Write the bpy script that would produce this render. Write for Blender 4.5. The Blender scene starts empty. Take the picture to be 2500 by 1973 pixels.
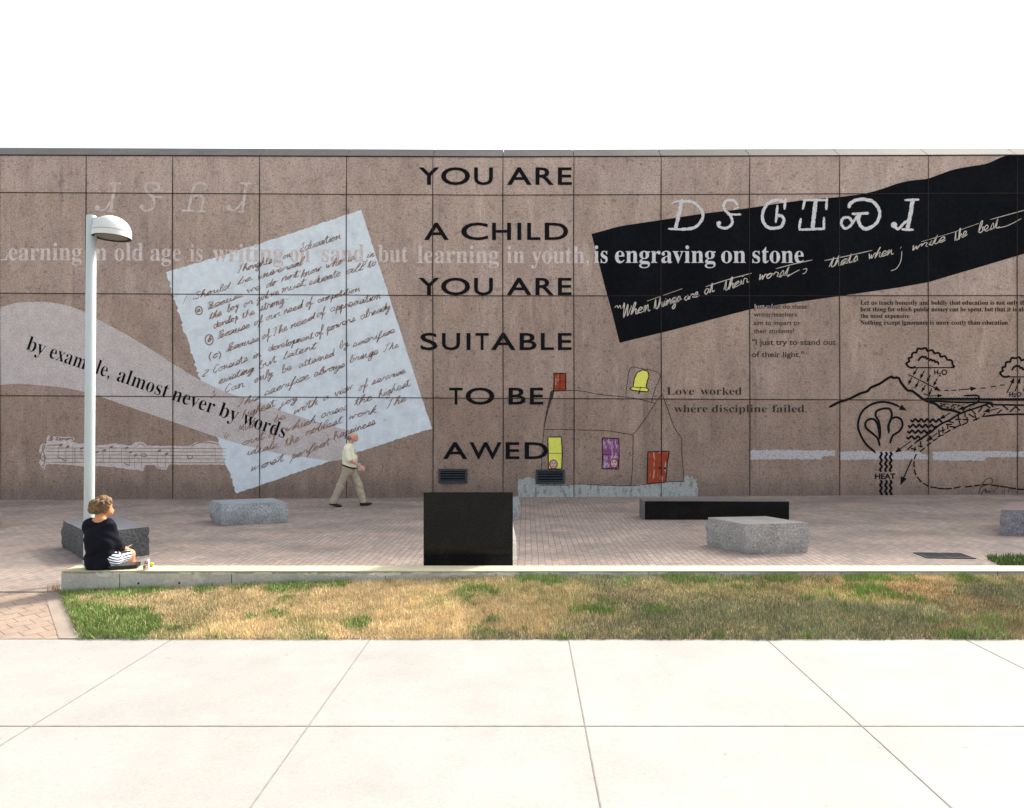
import bpy, bmesh, math, random
import numpy as np
from mathutils import Vector, noise as mnoise
from mathutils.geometry import tessellate_polygon
random.seed(7); rng = np.random.default_rng(7)
sc = bpy.context.scene; COL = sc.collection
R = math.radians

# ------------------------------------------------------------------ camera, sky, sun, exposure
EYE = 2.1; WALL = 18.0; F = 1620.0; VX, VY = 1285.0, 1025.0     # metres / photograph pixels used to size things
cd = bpy.data.cameras.new('camera'); cam = bpy.data.objects.new('camera', cd); COL.objects.link(cam)
cam.location = (0, 0, EYE); cam.rotation_euler = (R(90), 0, 0)
cd.sensor_width = 36; cd.lens = F / 2500 * 36; cd.clip_end = 5000; cd.clip_start = .05
cd.shift_x = (1250 - VX) / 2500; cd.shift_y = (VY - 986.5) / 2500
sc.camera = cam
SUN_AZ, SUN_EL = 42.0, 39.0        # azimuth measured from +y (behind the wall) towards +x (right)
W = bpy.data.worlds.new("World"); sc.world = W; W.use_nodes = True
wn = W.node_tree; bg = wn.nodes['Background']
sky = wn.nodes.new('ShaderNodeTexSky'); sky.sky_type = 'NISHITA'; sky.sun_disc = False
sky.sun_elevation = R(SUN_EL); sky.sun_rotation = R(SUN_AZ); sky.dust_density = 6; sky.air_density = 1.2; sky.ozone_density = 1
hs = wn.nodes.new('ShaderNodeHueSaturation'); hs.inputs['Saturation'].default_value = .35
wn.links.new(sky.outputs[0], hs.inputs['Color']); wn.links.new(hs.outputs[0], bg.inputs[0]); bg.inputs[1].default_value = .15
sd = bpy.data.lights.new('sun', 'SUN'); sun = bpy.data.objects.new('sun', sd); COL.objects.link(sun)
sd.energy = 2.5; sd.angle = R(9); sd.color = (1, .93, .82)
dirv = Vector((math.sin(R(SUN_AZ)) * math.cos(R(SUN_EL)), math.cos(R(SUN_AZ)) * math.cos(R(SUN_EL)), math.sin(R(SUN_EL))))
sun.rotation_euler = dirv.to_track_quat('Z', 'Y').to_euler(); sun.location = (20, 10, 30)
sc.view_settings.view_transform = 'Standard'; sc.view_settings.look = 'None'
sc.view_settings.exposure = 1.2; sc.view_settings.gamma = 1

# ------------------------------------------------------------------ helpers
def lin(r, g, b):
    f = lambda c: (c / 255 / 12.92) if c <= 10 else ((c / 255 + .055) / 1.055) ** 2.4
    return (f(r), f(g), f(b), 1)

def tag(o, label=None, cat=None, group=None, kind=None):
    for k, v in (('label', label), ('category', cat), ('group', group), ('kind', kind)):
        if v: o[k] = v
    return o

def link(name, me, m=None, parent=None, smooth=False):
    o = bpy.data.objects.new(name, me); COL.objects.link(o)
    if m: me.materials.append(m)
    if parent: o.parent = parent
    if smooth: me.polygons.foreach_set('use_smooth', [True] * len(me.polygons))
    return o

def mesh(name, v, f, m=None, parent=None, smooth=False):
    me = bpy.data.meshes.new(name); me.from_pydata([tuple(p) for p in v], [], [tuple(q) for q in f]); me.update()
    return link(name, me, m, parent, smooth)

def bmo(name, bm, m=None, parent=None, smooth=False):
    me = bpy.data.meshes.new(name); bm.normal_update(); bm.to_mesh(me); bm.free()
    return link(name, me, m, parent, smooth)

def empty(name, loc, rz=0):
    o = bpy.data.objects.new(name, None); COL.objects.link(o); o.location = loc; o.rotation_euler = (0, 0, rz)
    o.empty_display_size = .2; return o

def box(bm, x0, x1, y0, y1, z0, z1, bev=0):
    vs = [bm.verts.new(p) for p in ((x0, y0, z0), (x1, y0, z0), (x1, y1, z0), (x0, y1, z0), (x0, y0, z1), (x1, y0, z1), (x1, y1, z1), (x0, y1, z1))]
    fs = [bm.faces.new([vs[i] for i in q]) for q in ((3, 2, 1, 0), (4, 5, 6, 7), (0, 1, 5, 4), (1, 2, 6, 5), (2, 3, 7, 6), (3, 0, 4, 7))]
    if bev:
        es = list({e for f_ in fs for e in f_.edges}); bmesh.ops.bevel(bm, geom=es, offset=bev, segments=2, affect='EDGES')

def lathe(bm, prof, n=40, c=(0, 0, 0), cap0=False, cap1=False):
    rings = []
    for r, z in prof:
        rings.append([bm.verts.new((c[0] + r * math.cos(2 * math.pi * i / n), c[1] + r * math.sin(2 * math.pi * i / n), c[2] + z)) for i in range(n)])
    for a, b in zip(rings, rings[1:]):
        for i in range(n): bm.faces.new((a[i], a[(i + 1) % n], b[(i + 1) % n], b[i]))
    if cap0: bm.faces.new(rings[0][::-1])
    if cap1: bm.faces.new(rings[-1])

def spline(pts, n=6):
    p = [np.array(q, float) for q in pts]
    if len(p) < 3: return p
    out = []
    for i in range(len(p) - 1):
        a = p[i - 1] if i else 2 * p[0] - p[1]; b, c = p[i], p[i + 1]; d = p[i + 2] if i + 2 < len(p) else 2 * p[-1] - p[-2]
        for k in range(n):
            t = k / n
            out.append(.5 * ((2 * b) + (c - a) * t + (2 * a - 5 * b + 4 * c - d) * t * t + (3 * b - 3 * c + d - a) * t ** 3))
    out.append(p[-1]); return out

def tube(bm, pts, r, n=8):
    pts = [Vector(p) for p in pts]; rings = []
    for i, p in enumerate(pts):
        d = (pts[min(i + 1, len(pts) - 1)] - pts[max(i - 1, 0)]).normalized()
        u = d.orthogonal().normalized() if i == 0 else (u - d * u.dot(d)).normalized()
        w = d.cross(u); rr = r[i] if isinstance(r, (list, tuple)) else r
        rings.append([bm.verts.new(p + (u * math.cos(2 * math.pi * k / n) + w * math.sin(2 * math.pi * k / n)) * rr) for k in range(n)])
    for a, b in zip(rings, rings[1:]):
        for k in range(n): bm.faces.new((a[k], a[(k + 1) % n], b[(k + 1) % n], b[k]))
    bm.faces.new(rings[0][::-1]); bm.faces.new(rings[-1])

# ------------------------------------------------------------------ materials
class NT:
    def __init__(s, name):
        s.m = bpy.data.materials.new(name); s.m.use_nodes = True; s.t = s.m.node_tree
        s.b = s.t.nodes['Principled BSDF']; s.co = s.t.nodes.new('ShaderNodeTexCoord').outputs['Object']
    def n(s, k, **kw):
        o = s.t.nodes.new(k)
        for a, v in kw.items(): setattr(o, a, v)
        return o
    def l(s, a, b): s.t.links.new(a, b)
    def vec(s, st):
        if st is None: return s.co
        mp = s.n('ShaderNodeMapping'); mp.inputs['Scale'].default_value = st; s.l(s.co, mp.inputs[0]); return mp.outputs[0]
    def noise(s, scale, detail=4, st=None, rough=.55):
        o = s.n('ShaderNodeTexNoise'); o.inputs['Scale'].default_value = scale; o.inputs['Detail'].default_value = detail
        o.inputs['Roughness'].default_value = rough; s.l(s.vec(st), o.inputs['Vector']); return o.outputs['Fac']
    def rng(s, x, a, b, c, d):
        o = s.n('ShaderNodeMapRange'); s.l(x, o.inputs[0])
        for i, v in enumerate((a, b, c, d)): o.inputs[i + 1].default_value = v
        return o.outputs[0]
    def mix(s, a, b, fac, bt='MIX'):
        o = s.n('ShaderNodeMix', data_type='RGBA', blend_type=bt)
        for idx, v in ((0, fac), (6, a), (7, b)):
            if hasattr(v, 'is_output'): s.l(v, o.inputs[idx])
            else: o.inputs[idx].default_value = v
        return o.outputs[2]

def shade(name, base, rough=.8, muls=(), mixes=(), bump=None, spec=.3, attr=None, metal=0):
    """muls: (scale, low, high, stretch)  mixes: (scale, colour, t0, t1, amount, stretch)"""
    s = NT(name); c = base
    if attr:
        a = s.n('ShaderNodeVertexColor'); a.layer_name = attr; c = s.mix(c, a.outputs[0], 1.0, 'MULTIPLY') if base else a.outputs[0]
    for q in mixes:
        sc_, col, t0, t1, am = q[:5]; st = q[5] if len(q) > 5 else None
        c = s.mix(c, col, s.rng(s.noise(sc_, 5, st), t0, t1, 0, am))
    for q in muls:
        sc_, lo, hi = q[:3]; st = q[3] if len(q) > 3 else None
        f_ = s.rng(s.noise(sc_, 4, st), .3, .7, lo, hi)
        cc = s.n('ShaderNodeCombineColor')
        for i in range(3): s.l(f_, cc.inputs[i])
        c = s.mix(c, cc.outputs[0], 1.0, 'MULTIPLY')
    if hasattr(c, 'is_output'): s.l(c, s.b.inputs['Base Color'])
    else: s.b.inputs['Base Color'].default_value = c
    s.b.inputs['Roughness'].default_value = rough; s.b.inputs['Specular IOR Level'].default_value = spec
    s.b.inputs['Metallic'].default_value = metal
    if bump:
        o = s.n('ShaderNodeBump'); o.inputs['Strength'].default_value = bump[1]; o.inputs['Distance'].default_value = bump[2] if len(bump) > 2 else .01
        s.l(s.noise(bump[0], 6), o.inputs['Height']); s.l(o.outputs[0], s.b.inputs['Normal'])
    return s.m

GR_MIX = [(1.1, (.36, .265, .215, 1), .45, .75, .6), (.9, (.50, .415, .375, 1), .52, .8, .55, (1.6, 1, .35)),
          (4.5, (.19, .145, .13, 1), .57, .72, .6), (13, (.10, .08, .072, 1), .57, .69, .8), (2.3, (.16, .13, .12, 1), .67, .72, .45, (1.3, 1, .9)), (1.3, (.56, .46, .40, 1), .60, .66, .35, (2.6, 1, .5)), (1.6, (.22, .18, .165, 1), .60, .72, .5, (3.2, 1, .14)), (34, (.60, .50, .42, 1), .60, .72, .5)]
GR_MUL = [(26, .62, 1.36), (70, .78, 1.22), (2.2, .86, 1.12, (1.2, 1, .5))]
M = {}
M['granite'] = shade('wall_granite', (1, 1, 1, 1), .7, GR_MUL, GR_MIX, attr='tint')
def granite_attr():      # the stone's base tint comes first, veins and grains on top of it
    pass
M['etched'] = shade('etched_stone', (.68, .60, .58, 1), .85, [(30, .78, 1.2), (7, .86, 1.14)], [(9, (.40, .33, .30, 1), .54, .72, .6)])
M['etched_faint'] = shade('etched_stone_faint', (.62, .55, .53, 1), .85, [(30, .78, 1.2), (7, .86, 1.14)], [(6, (.44, .36, .33, 1), .5, .66, .7)])
M['etched_ribbon'] = shade('etched_ribbon', (.60, .55, .54, 1), .85, [(26, .78, 1.2), (3, .9, 1.1)], [(14, (.22, .195, .195, 1), .60, .72, .6), (4, (.64, .58, .59, 1), .52, .75, .5)])
M['paper'] = shade('painted_paper', (.76, .85, .92, 1), .85, [(5, .92, 1.06), (18, .95, 1.05)], [(2.6, (.60, .665, .74, 1), .48, .70, .6), (7, (.78, .85, .9, 1), .55, .7, .5)])
M['black'] = shade('black_paint', lin(24, 26, 31), .9, [(12, .8, 1.2)], spec=.08)
M['banner'] = shade('black_banner_paint', lin(19, 22, 27), .9, [(9, .75, 1.3), (1.2, .8, 1.2)], spec=.06)
M['ink'] = shade('brown_ink', lin(150, 120, 106), .9, [(14, .7, 1.25)])
M['staff_ink'] = shade('staff_ink', lin(142, 116, 106), .9)
M['white'] = shade('white_letter_paint', (.70, .70, .73, 1), .85, [(16, .78, 1.12)], [(9, (.45, .43, .43, 1), .56, .75, .5)])
M['cream'] = shade('cream_letter_paint', (.60, .55, .50, 1), .85, [(16, .8, 1.1)])
M['grey_letters'] = shade('worn_letter_paint', lin(62, 54, 50), .85, [(20, .7, 1.3)])
M['joint'] = shade('joint_sealant', lin(42, 31, 28), .8, [(8, .75, 1.3)])
M['yellow'] = shade('yellow_paint', lin(238, 240, 110), .8, [(10, .93, 1.04)])
M['brickred'] = shade('rust_red_paint', lin(165, 72, 45), .85, [(8, .8, 1.15)], [(10, (.62, .42, .33, 1), .57, .63, .8, (1.6, 1, .3))])
M['purple'] = shade('purple_paint', lin(140, 80, 130), .85, [(14, .85, 1.15)], [(11, (.62, .5, .6, 1), .50, .6, .8, (1, 1, .35))])
M['face'] = shade('painted_face', lin(205, 190, 190), .85)
M['red_line'] = shade('red_line_paint', lin(160, 60, 35), .85)
M['blue_dot'] = shade('blue_eye_paint', lin(70, 100, 170), .85)
M['teal'] = shade('grey_green_paint', (.43, .455, .44, 1), .85, [(22, .75, 1.25)], [(10, (.16, .175, .165, 1), .52, .66, .75, (1, 1, .4)), (2.2, (.21, .42, .38, 1), .60, .74, .55)])
M['chalk'] = shade('chalky_lavender_paint', (.55, .53, .56, 1), .9, [(28, .72, 1.25)], [(13, (.33, .29, .28, 1), .53, .66, .65)])
M['vent'] = shade('vent_metal', lin(52, 58, 66), .45, [(6, .85, 1.15)], spec=.5)
M['vent_dark'] = shade('vent_inside', lin(14, 15, 17), .8)
M['coping'] = shade('coping_stone', (.115, .112, .105, 1), .75, [(20, .8, 1.2), (1.5, .85, 1.12)], [(3, (.11, .107, .10, 1), .5, .75, .5)])
M['pole'] = shade('white_pole_paint', (.50, .57, .58, 1), .4, [(3, .94, 1.03, (1, 1, .2))], [(5, (.5, .52, .5, 1), .66, .8, .4, (1, 1, .3))], spec=.5)
M['lamp'] = shade('white_lamp_paint', (.66, .69, .66, 1), .4, [(4, .95, 1.03)], spec=.5)
M['lens'] = shade('lamp_lens', (.22, .21, .16, 1), .35, [(8, .8, 1.1)])
M['rim'] = shade('lamp_rim_gasket', (.03, .028, .022, 1), .6)
def rock(name, base, light, dark, rough=.85):
    return shade(name, base, rough, [(60, .7, 1.35), (3, .85, 1.15)], [(38, light, .55, .66, .75), (30, dark, .58, .68, .75)], bump=(22, 1.0, .05))
M['rock_grey'] = rock('split_grey_granite', (.36, .385, .40, 1), (.62, .66, .66, 1), (.12, .125, .13, 1))
M['rock_pale'] = rock('split_pale_granite', (.40, .385, .375, 1), (.68, .66, .63, 1), (.12, .11, .11, 1))
M['rock_dark'] = rock('split_dark_stone', (.115, .118, .122, 1), (.25, .26, .26, 1), (.035, .035, .038, 1))
M['rock_pink'] = rock('split_pink_granite', (.25, .245, .275, 1), (.46, .44, .46, 1), (.07, .07, .085, 1))
M['rock_warm'] = rock('split_warm_granite', (.44, .35, .31, 1), (.62, .52, .46, 1), (.18, .14, .13, 1))
M['top_grey'] = shade('sawn_grey_top', (.29, .33, .35, 1), .45, [(50, .85, 1.12), (3, .9, 1.08)])
M['top_pale'] = shade('sawn_pale_top', (.25, .245, .235, 1), .5, [(50, .85, 1.12), (3, .85, 1.1)])
M['top_dark'] = shade('sawn_dark_top', (.17, .18, .20, 1), .4, [(50, .85, 1.12), (3, .8, 1.1)])
M['top_pink'] = shade('sawn_pink_top', (.24, .18, .165, 1), .5, [(50, .85, 1.12)])
M['polish'] = shade('polished_black_granite', (.008, .0085, .009, 1), .12, [(40, .5, 1.7)], [(2.5, (.014, .014, .012, 1), .5, .75, .8)], spec=.13)
M['polish_edge'] = shade('sawn_black_granite_edge', (.16, .155, .15, 1), .6, [(30, .7, 1.3)])
CONC = [(2.2, .84, 1.1), (35, .88, 1.1)]
M['ledge'] = shade('ledge_concrete', (.50, .495, .45, 1), .85, CONC, [(1.3, (.56, .545, .49, 1), .46, .66, .7), (5, (.66, .645, .59, 1), .58, .63, .75, (1, 1, 1.8)), (7, (.12, .115, .10, 1), .66, .76, .6)], bump=(40, .35, .01))
M['ledge_paint'] = shade('peeling_white_paint', (.66, .655, .60, 1), .8, CONC, [(9, (.33, .32, .29, 1), .56, .62, .9)])
M['ledge_top'] = shade('cream_painted_top', (.56, .51, .345, 1), .8, [(3, .92, 1.05), (30, .94, 1.05)], [(4, (.5, .47, .39, 1), .62, .78, .5)])
M['added_pavement'] = shade('pale_added_pavement', (.345, .335, .315, 1), .85, [(1.2, .94, 1.04), (45, .93, 1.05)], [(3, (.29, .28, .26, 1), .5, .75, .5), (.7, (.295, .285, .265, 1), .5, .6, .4), (9, (.2, .19, .17, 1), .69, .72, .5), (22, (.26, .25, .23, 1), .6, .7, .35)])
M['pave_joint'] = shade('added_pavement_joint', (.225, .215, .19, 1), .9, [(10, .8, 1.2)])
M['kerb'] = shade('kerb_concrete', (.30, .245, .20, 1), .85, CONC)
M['grate'] = shade('cast_iron_grate', (.035, .038, .042, 1), .55, [(8, .8, 1.2)])
M['soil'] = shade('lawn_soil', (.34, .23, .11, 1), .95, [(9, .7, 1.25), (50, .7, 1.3)], [(3, (.09, .08, .035, 1), .5, .7, .7)])
M['earth'] = shade('ground_earth', (.20, .17, .12, 1), .95, [(.2, .8, 1.2)])
def blade_mat():
    s = NT('grass_blade'); a = s.n('ShaderNodeVertexColor'); a.layer_name = 'tint'
    s.l(a.outputs[0], s.b.inputs['Base Color']); s.b.inputs['Roughness'].default_value = .7; s.b.inputs['Specular IOR Level'].default_value = .2
    return s.m
M['blade'] = blade_mat()
def granite_mat():
    s = NT('wall_granite'); a = s.n('ShaderNodeVertexColor'); a.layer_name = 'tint'; c = (.40, .315, .27, 1)
    for q in GR_MIX:
        c = s.mix(c, q[1], s.rng(s.noise(q[0], 5, q[5] if len(q) > 5 else None), q[2], q[3], 0, q[4]))
    # damp grime stain along the foot of the wall, ragged upper edge
    sx = s.n('ShaderNodeSeparateXYZ'); s.l(s.co, sx.inputs[0])
    nz = s.rng(s.noise(2.6, 5, (1, 1, .4)), .3, .7, -.10, .10)
    ad = s.n('ShaderNodeMath', operation='ADD'); s.l(sx.outputs[2], ad.inputs[0]); s.l(nz, ad.inputs[1])
    c = s.mix(c, (.15, .12, .115, 1), s.rng(ad.outputs[0], .16, .62, .5, 0))
    for q in GR_MUL:
        f_ = s.rng(s.noise(q[0], 4, q[3] if len(q) > 3 else None), .3, .7, q[1], q[2]); cc = s.n('ShaderNodeCombineColor')
        for i in range(3): s.l(f_, cc.inputs[i])
        c = s.mix(c, cc.outputs[0], 1.0, 'MULTIPLY')
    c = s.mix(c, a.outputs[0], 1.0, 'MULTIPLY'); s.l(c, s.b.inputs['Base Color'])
    s.b.inputs['Roughness'].default_value = .6; s.b.inputs['Specular IOR Level'].default_value = .3
    return s.m
bpy.data.materials.remove(M['granite']); M['granite'] = granite_mat()

def brick_mat(name, c1, c2, mortar, rot=0, bw=.2, bh=.1, ms=.0045, stain=(.19, .165, .15, 1), stain_amt=.6, extra=None):
    s = NT(name)
    nv = s.n('ShaderNodeTexNoise'); nv.inputs['Scale'].default_value = 1.6; nv.inputs['Detail'].default_value = 2; s.l(s.co, nv.inputs['Vector'])
    dv = s.n('ShaderNodeVectorMath', operation='MULTIPLY_ADD'); dv.inputs[1].default_value = (.035, .035, 0); s.l(nv.outputs['Color'], dv.inputs[0]); s.l(s.co, dv.inputs[2])
    mp = s.n('ShaderNodeMapping'); mp.inputs['Rotation'].default_value = (0, 0, R(90) + rot); s.l(dv.outputs[0], mp.inputs[0])
    b = s.n('ShaderNodeTexBrick'); b.offset = .5; s.l(mp.outputs[0], b.inputs['Vector'])
    b.inputs['Color1'].default_value = c1; b.inputs['Color2'].default_value = c2; b.inputs['Mortar'].default_value = mortar
    b.inputs['Scale'].default_value = 1; b.inputs['Mortar Size'].default_value = ms; b.inputs['Mortar Smooth'].default_value = .3
    b.inputs['Brick Width'].default_value = bw; b.inputs['Row Height'].default_value = bh; b.inputs['Bias'].default_value = -.1
    c = b.outputs[0]
    c = s.mix(c, stain, s.rng(s.noise(.42, 6, (1, 1.8, 1)), .42, .64, 0, stain_amt))
    if extra: c = s.mix(c, extra, s.rng(s.noise(.8, 4, (1, 2, 1)), .52, .72, 0, .55))
    for sc_, lo, hi in ((11, .85, 1.15), (60, .88, 1.12), (1.7, .9, 1.1)):
        f_ = s.rng(s.noise(sc_, 4), .3, .7, lo, hi); cc = s.n('ShaderNodeCombineColor')
        for i in range(3): s.l(f_, cc.inputs[i])
        c = s.mix(c, cc.outputs[0], 1.0, 'MULTIPLY')
    s.l(c, s.b.inputs['Base Color']); s.b.inputs['Roughness'].default_value = .8; s.b.inputs['Specular IOR Level'].default_value = .25
    bp = s.n('ShaderNodeBump'); bp.inputs['Strength'].default_value = .5; bp.inputs['Distance'].default_value = .004
    s.l(s.rng(b.outputs['Fac'], 0, 1, 1, 0), bp.inputs['Height']); s.l(bp.outputs[0], s.b.inputs['Normal'])
    return s.m
M['plaza'] = brick_mat('plaza_brick', (.415, .335, .285, 1), (.315, .265, .228, 1), (.085, .058, .047, 1), extra=(.47, .325, .255, 1))
M['path'] = brick_mat('path_brick', (.32, .235, .18, 1), (.34, .265, .205, 1), (.15, .115, .085, 1), rot=R(38), bw=.2, bh=.2, ms=.006, stain=(.27, .21, .17, 1), stain_amt=.4)

# ------------------------------------------------------------------ ground, plaza, path, pavement
def gz(x, y): return .0055 * x * min(1, max(0, (y - 8.4) / 9.6))
tag(mesh('ground', [(-1500, -1500, -.25), (1500, -1500, -.25), (1500, 1500, -.25), (-1500, 1500, -.25)], [(0, 1, 2, 3)], M['earth']), kind='structure')
def grid(name, x0, x1, y0, y1, nx, ny, zf, m):
    v = [(x0 + (x1 - x0) * i / nx, y0 + (y1 - y0) * j / ny) for j in range(ny + 1) for i in range(nx + 1)]
    v = [(x, y, zf(x, y)) for x, y in v]
    f_ = [(j * (nx + 1) + i, j * (nx + 1) + i + 1, (j + 1) * (nx + 1) + i + 1, (j + 1) * (nx + 1) + i) for j in range(ny) for i in range(nx)]
    return tag(mesh(name, v, f_, m), kind='structure')
grid('plaza_paving', -26, 26, 8.20, 18.2, 52, 20, gz, M['plaza'])
E0, E1 = (-5.66, 8.06), (-4.28, 6.36)                       # left edge of the lawn
ex, ey = E1[0] - E0[0], E1[1] - E0[1]; el = math.hypot(ex, ey); nx_, ny_ = ey / el, -ex / el     # unit normal pointing left
def path_poly(name, pts, z, m):
    return tag(mesh(name, [(x, y, z) for x, y in pts], [tuple(range(len(pts)))], m), kind='structure')
w_ = .17
path_poly('brick_path', [(-26, 6.36), (E1[0] + nx_ * w_ * 1.28, 6.36), (E0[0] + nx_ * w_ * 1.28, 8.06), (-26, 8.06)], 0, M['path'])
path_poly('path_edging', [(E1[0] - .2, 6.36), (E1[0] + .02, 6.36), (E0[0] + .02, 8.06), (E0[0] - .2, 8.06)], .004, M['kerb'])
bm = bmesh.new(); box(bm, -26, -5.68, 8.065, 8.195, -.1, .012, .006); tag(bmo('path_kerb', bm, M['kerb']), kind='structure')
path_poly('added_pavement', [(-40, -12), (40, -12), (40, 6.46), (-40, 6.46)], -.004, M['added_pavement'])  # invented pavement, kept pale to stand in for a blank white band
bm = bmesh.new()
for i in range(-14, 15):
    box(bm, i * 1.9 + .4, i * 1.9 + .409, -12, 6.352, -.03, -.0005)
for y in (4.55, 2.4, .2): box(bm, -40, 40, y, y + .012, -.03, -.0010)
tag(bmo('added_pavement_joints', bm, M['pave_joint']), kind='structure')

# ------------------------------------------------------------------ lawn
def lz(x, y):
    top = np.interp(x, [-5.7, -3.0, 0, 9, 14], [.0, .10, .188, .205, .205])
    t = np.clip((y - 6.36) / 1.69, 0, 1); return -.004 + top * t ** .8
def in_lawn_left(y): return E0[0] + (E0[1] - y) / (E0[1] - E1[1]) * (E1[0] - E0[0])
xs = np.linspace(0, 1, 60); ys = np.linspace(6.36, 8.10, 16); v = []; f_ = []
for j, y in enumerate(ys):
    for t in xs:
        x = in_lawn_left(y) + t * (15 - in_lawn_left(y)); v.append((x, y, float(lz(x, y)) + .012 * mnoise.noise((x * 3, y * 3, 0))))
for j in range(15):
    for i in range(59): f_.append((j * 60 + i, j * 60 + i + 1, j * 60 + 61 + i, j * 60 + 60 + i))
tag(mesh('lawn_soil', v, f_, M['soil'], smooth=True), kind='structure')

def fbm(x, y, s, seed, octv=4):
    out = np.zeros_like(x); a = 1.0; tot = 0
    for o in range(octv):
        g = np.random.default_rng(seed + o).random((64, 64)); u = (x * s + seed * 3.7) % 64; w = (y * s + seed * 1.3) % 64
        i = u.astype(int); j = w.astype(int); fu = u - i; fw = w - j; fu = fu * fu * (3 - 2 * fu); fw = fw * fw * (3 - 2 * fw)
        i2 = (i + 1) % 64; j2 = (j + 1) % 64
        out += a * ((g[i, j] * (1 - fu) + g[i2, j] * fu) * (1 - fw) + (g[i, j2] * (1 - fu) + g[i2, j2] * fu) * fw); tot += a; a *= .55; s *= 2.1
    return out / tot

def blades(name, x, y, z, length, wid, colr, lean=.6):
    n = len(x); a = rng.random(n) * 2 * np.pi; la = rng.random(n) * 2 * np.pi; lm = rng.random(n) * lean
    dx, dy = np.cos(a) * wid / 2, np.sin(a) * wid / 2; lx, ly = np.cos(la) * lm * length, np.sin(la) * lm * length
    P = np.zeros((n, 5, 3), np.float32); up = length * np.sqrt(np.maximum(.15, 1 - lm * lm))
    P[:, 0] = np.stack([x - dx, y - dy, z - .004], 1); P[:, 1] = np.stack([x + dx, y + dy, z - .004], 1)
    P[:, 2] = np.stack([x + dx * .8 + lx * .4, y + dy * .8 + ly * .4, z + up * .6], 1); P[:, 3] = np.stack([x - dx * .8 + lx * .4, y - dy * .8 + ly * .4, z + up * .6], 1)
    P[:, 4] = np.stack([x + lx, y + ly, z + up * .95], 1)
    me = bpy.data.meshes.new(name); me.vertices.add(n * 5); me.vertices.foreach_set('co', P.ravel())
    b = (np.arange(n) * 5)[:, None]; li = np.concatenate([b + np.array([0, 1, 2, 3]), b + np.array([3, 2, 4])], 1).ravel()
    me.loops.add(n * 7); me.loops.foreach_set('vertex_index', li.astype(np.int32)); me.polygons.add(n * 2)
    ls = np.stack([np.arange(n) * 7, np.arange(n) * 7 + 4], 1).ravel(); me.polygons.foreach_set('loop_start', ls.astype(np.int32))
    me.polygons.foreach_set('loop_total', np.tile([4, 3], n).astype(np.int32)); me.update(calc_edges=True)
    ca = me.color_attributes.new('tint', 'FLOAT_COLOR', 'POINT'); cc = np.ones((n, 5, 4), np.float32); cc[:, :, :3] = colr[:, None, :]
    ca.data.foreach_set('color', cc.ravel()); return link(name, me, M['blade'])

def lawn_cols(x, y):
    n = len(x); t = np.clip((y - 6.36) / 1.7, 0, 1)
    straw = np.array([.56, .43, .225]); straw2 = np.array([.72, .60, .38]); green = np.array([.19, .29, .075]); olive = np.array([.36, .36, .16]); dark = np.array([.235, .26, .155]); brown = np.array([.30, .20, .10])
    r = rng.random(n)[:, None]; c = straw * (1 - r) + straw2 * r
    g1 = fbm(x, y, 1.5, 3); g2 = fbm(x, y, 3.2, 9); g3 = fbm(x, y * 1.6, .55, 21)
    xl = x - in_lawn_left(y)
    left = np.clip(1 - xl / 1.25, 0, 1)                                  # lush strip beside the path
    kg = np.clip((g2 - .62 + .14 * (t > .86) + .34 * left) / .11, 0, 1) * .85
    ko = np.clip((g1 - .48 + .12 * np.clip(1 - xl / 3.2, 0, 1)) / .14, 0, 1) * .5
    dk = np.clip((g3 - .50 + .17 * np.clip((x - .4) / 2.5, -1.4, 1) + .10 * (1 - 2 * t)) / .15, 0, 1)
    br = np.clip((fbm(x, y, .9, 40) - .56) / .06, 0, 1) * np.clip((x - 2) / 2, 0, 1) * .45
    for k, col, jit in ((ko, olive, .3), (dk * .8, dark, .35), (br, brown, .3), (kg, green, .35)):
        m_ = (rng.random(n) < k)[:, None]; c = np.where(m_, col * (1 + jit * (rng.random((n, 1)) * 2 - 1)), c)
    s_ = (rng.random(n) < .18 * dk)[:, None]; c = np.where(s_, np.array([.42, .38, .24]), c)
    c = c * (.72 + .56 * fbm(x, y, 7, 71, 3))[:, None] * (.9 + .3 * np.clip((fbm(x, y, 1.1, 83) - .4) * 3, 0, 1))[:, None]
    return c * (.72 + .56 * rng.random((n, 1))), kg
NB = 260000
y = 6.345 + 1.715 * rng.random(NB); x = -5.7 + 14.2 * rng.random(NB); y = y - .07 * (fbm(x, x * 0, 3.5, 91) - .5) * (y < 6.6)
k = x > in_lawn_left(y) + .02 - .05 * rng.random(NB); x, y = x[k], y[k]
c, kg = lawn_cols(x, y); z = lz(x, y)
L_ = (.024 + .036 * rng.random(len(x))) * (1 + .45 * kg) * (.75 + .6 * fbm(x, y, 2.5, 60))
tag(blades('lawn_grass', x, y, z, L_, .0055, c, .9), kind='stuff')
n = 16000; x = 6.25 + 3.6 * rng.random(n); y = 8.36 + 1.75 * rng.random(n); k = (y - 8.36) < 2.6 * (x - 6.3) + .3 * fbm(x, y, 3, 5) - .2; x, y = x[k], y[k]
c = np.array([.10, .17, .035]) * (.7 + .6 * rng.random((len(x), 1)))
tag(blades('plaza_grass', x, y, np.full(len(x), .01), .05 + .05 * rng.random(len(x)), .008, c, .8), kind='stuff')

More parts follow.
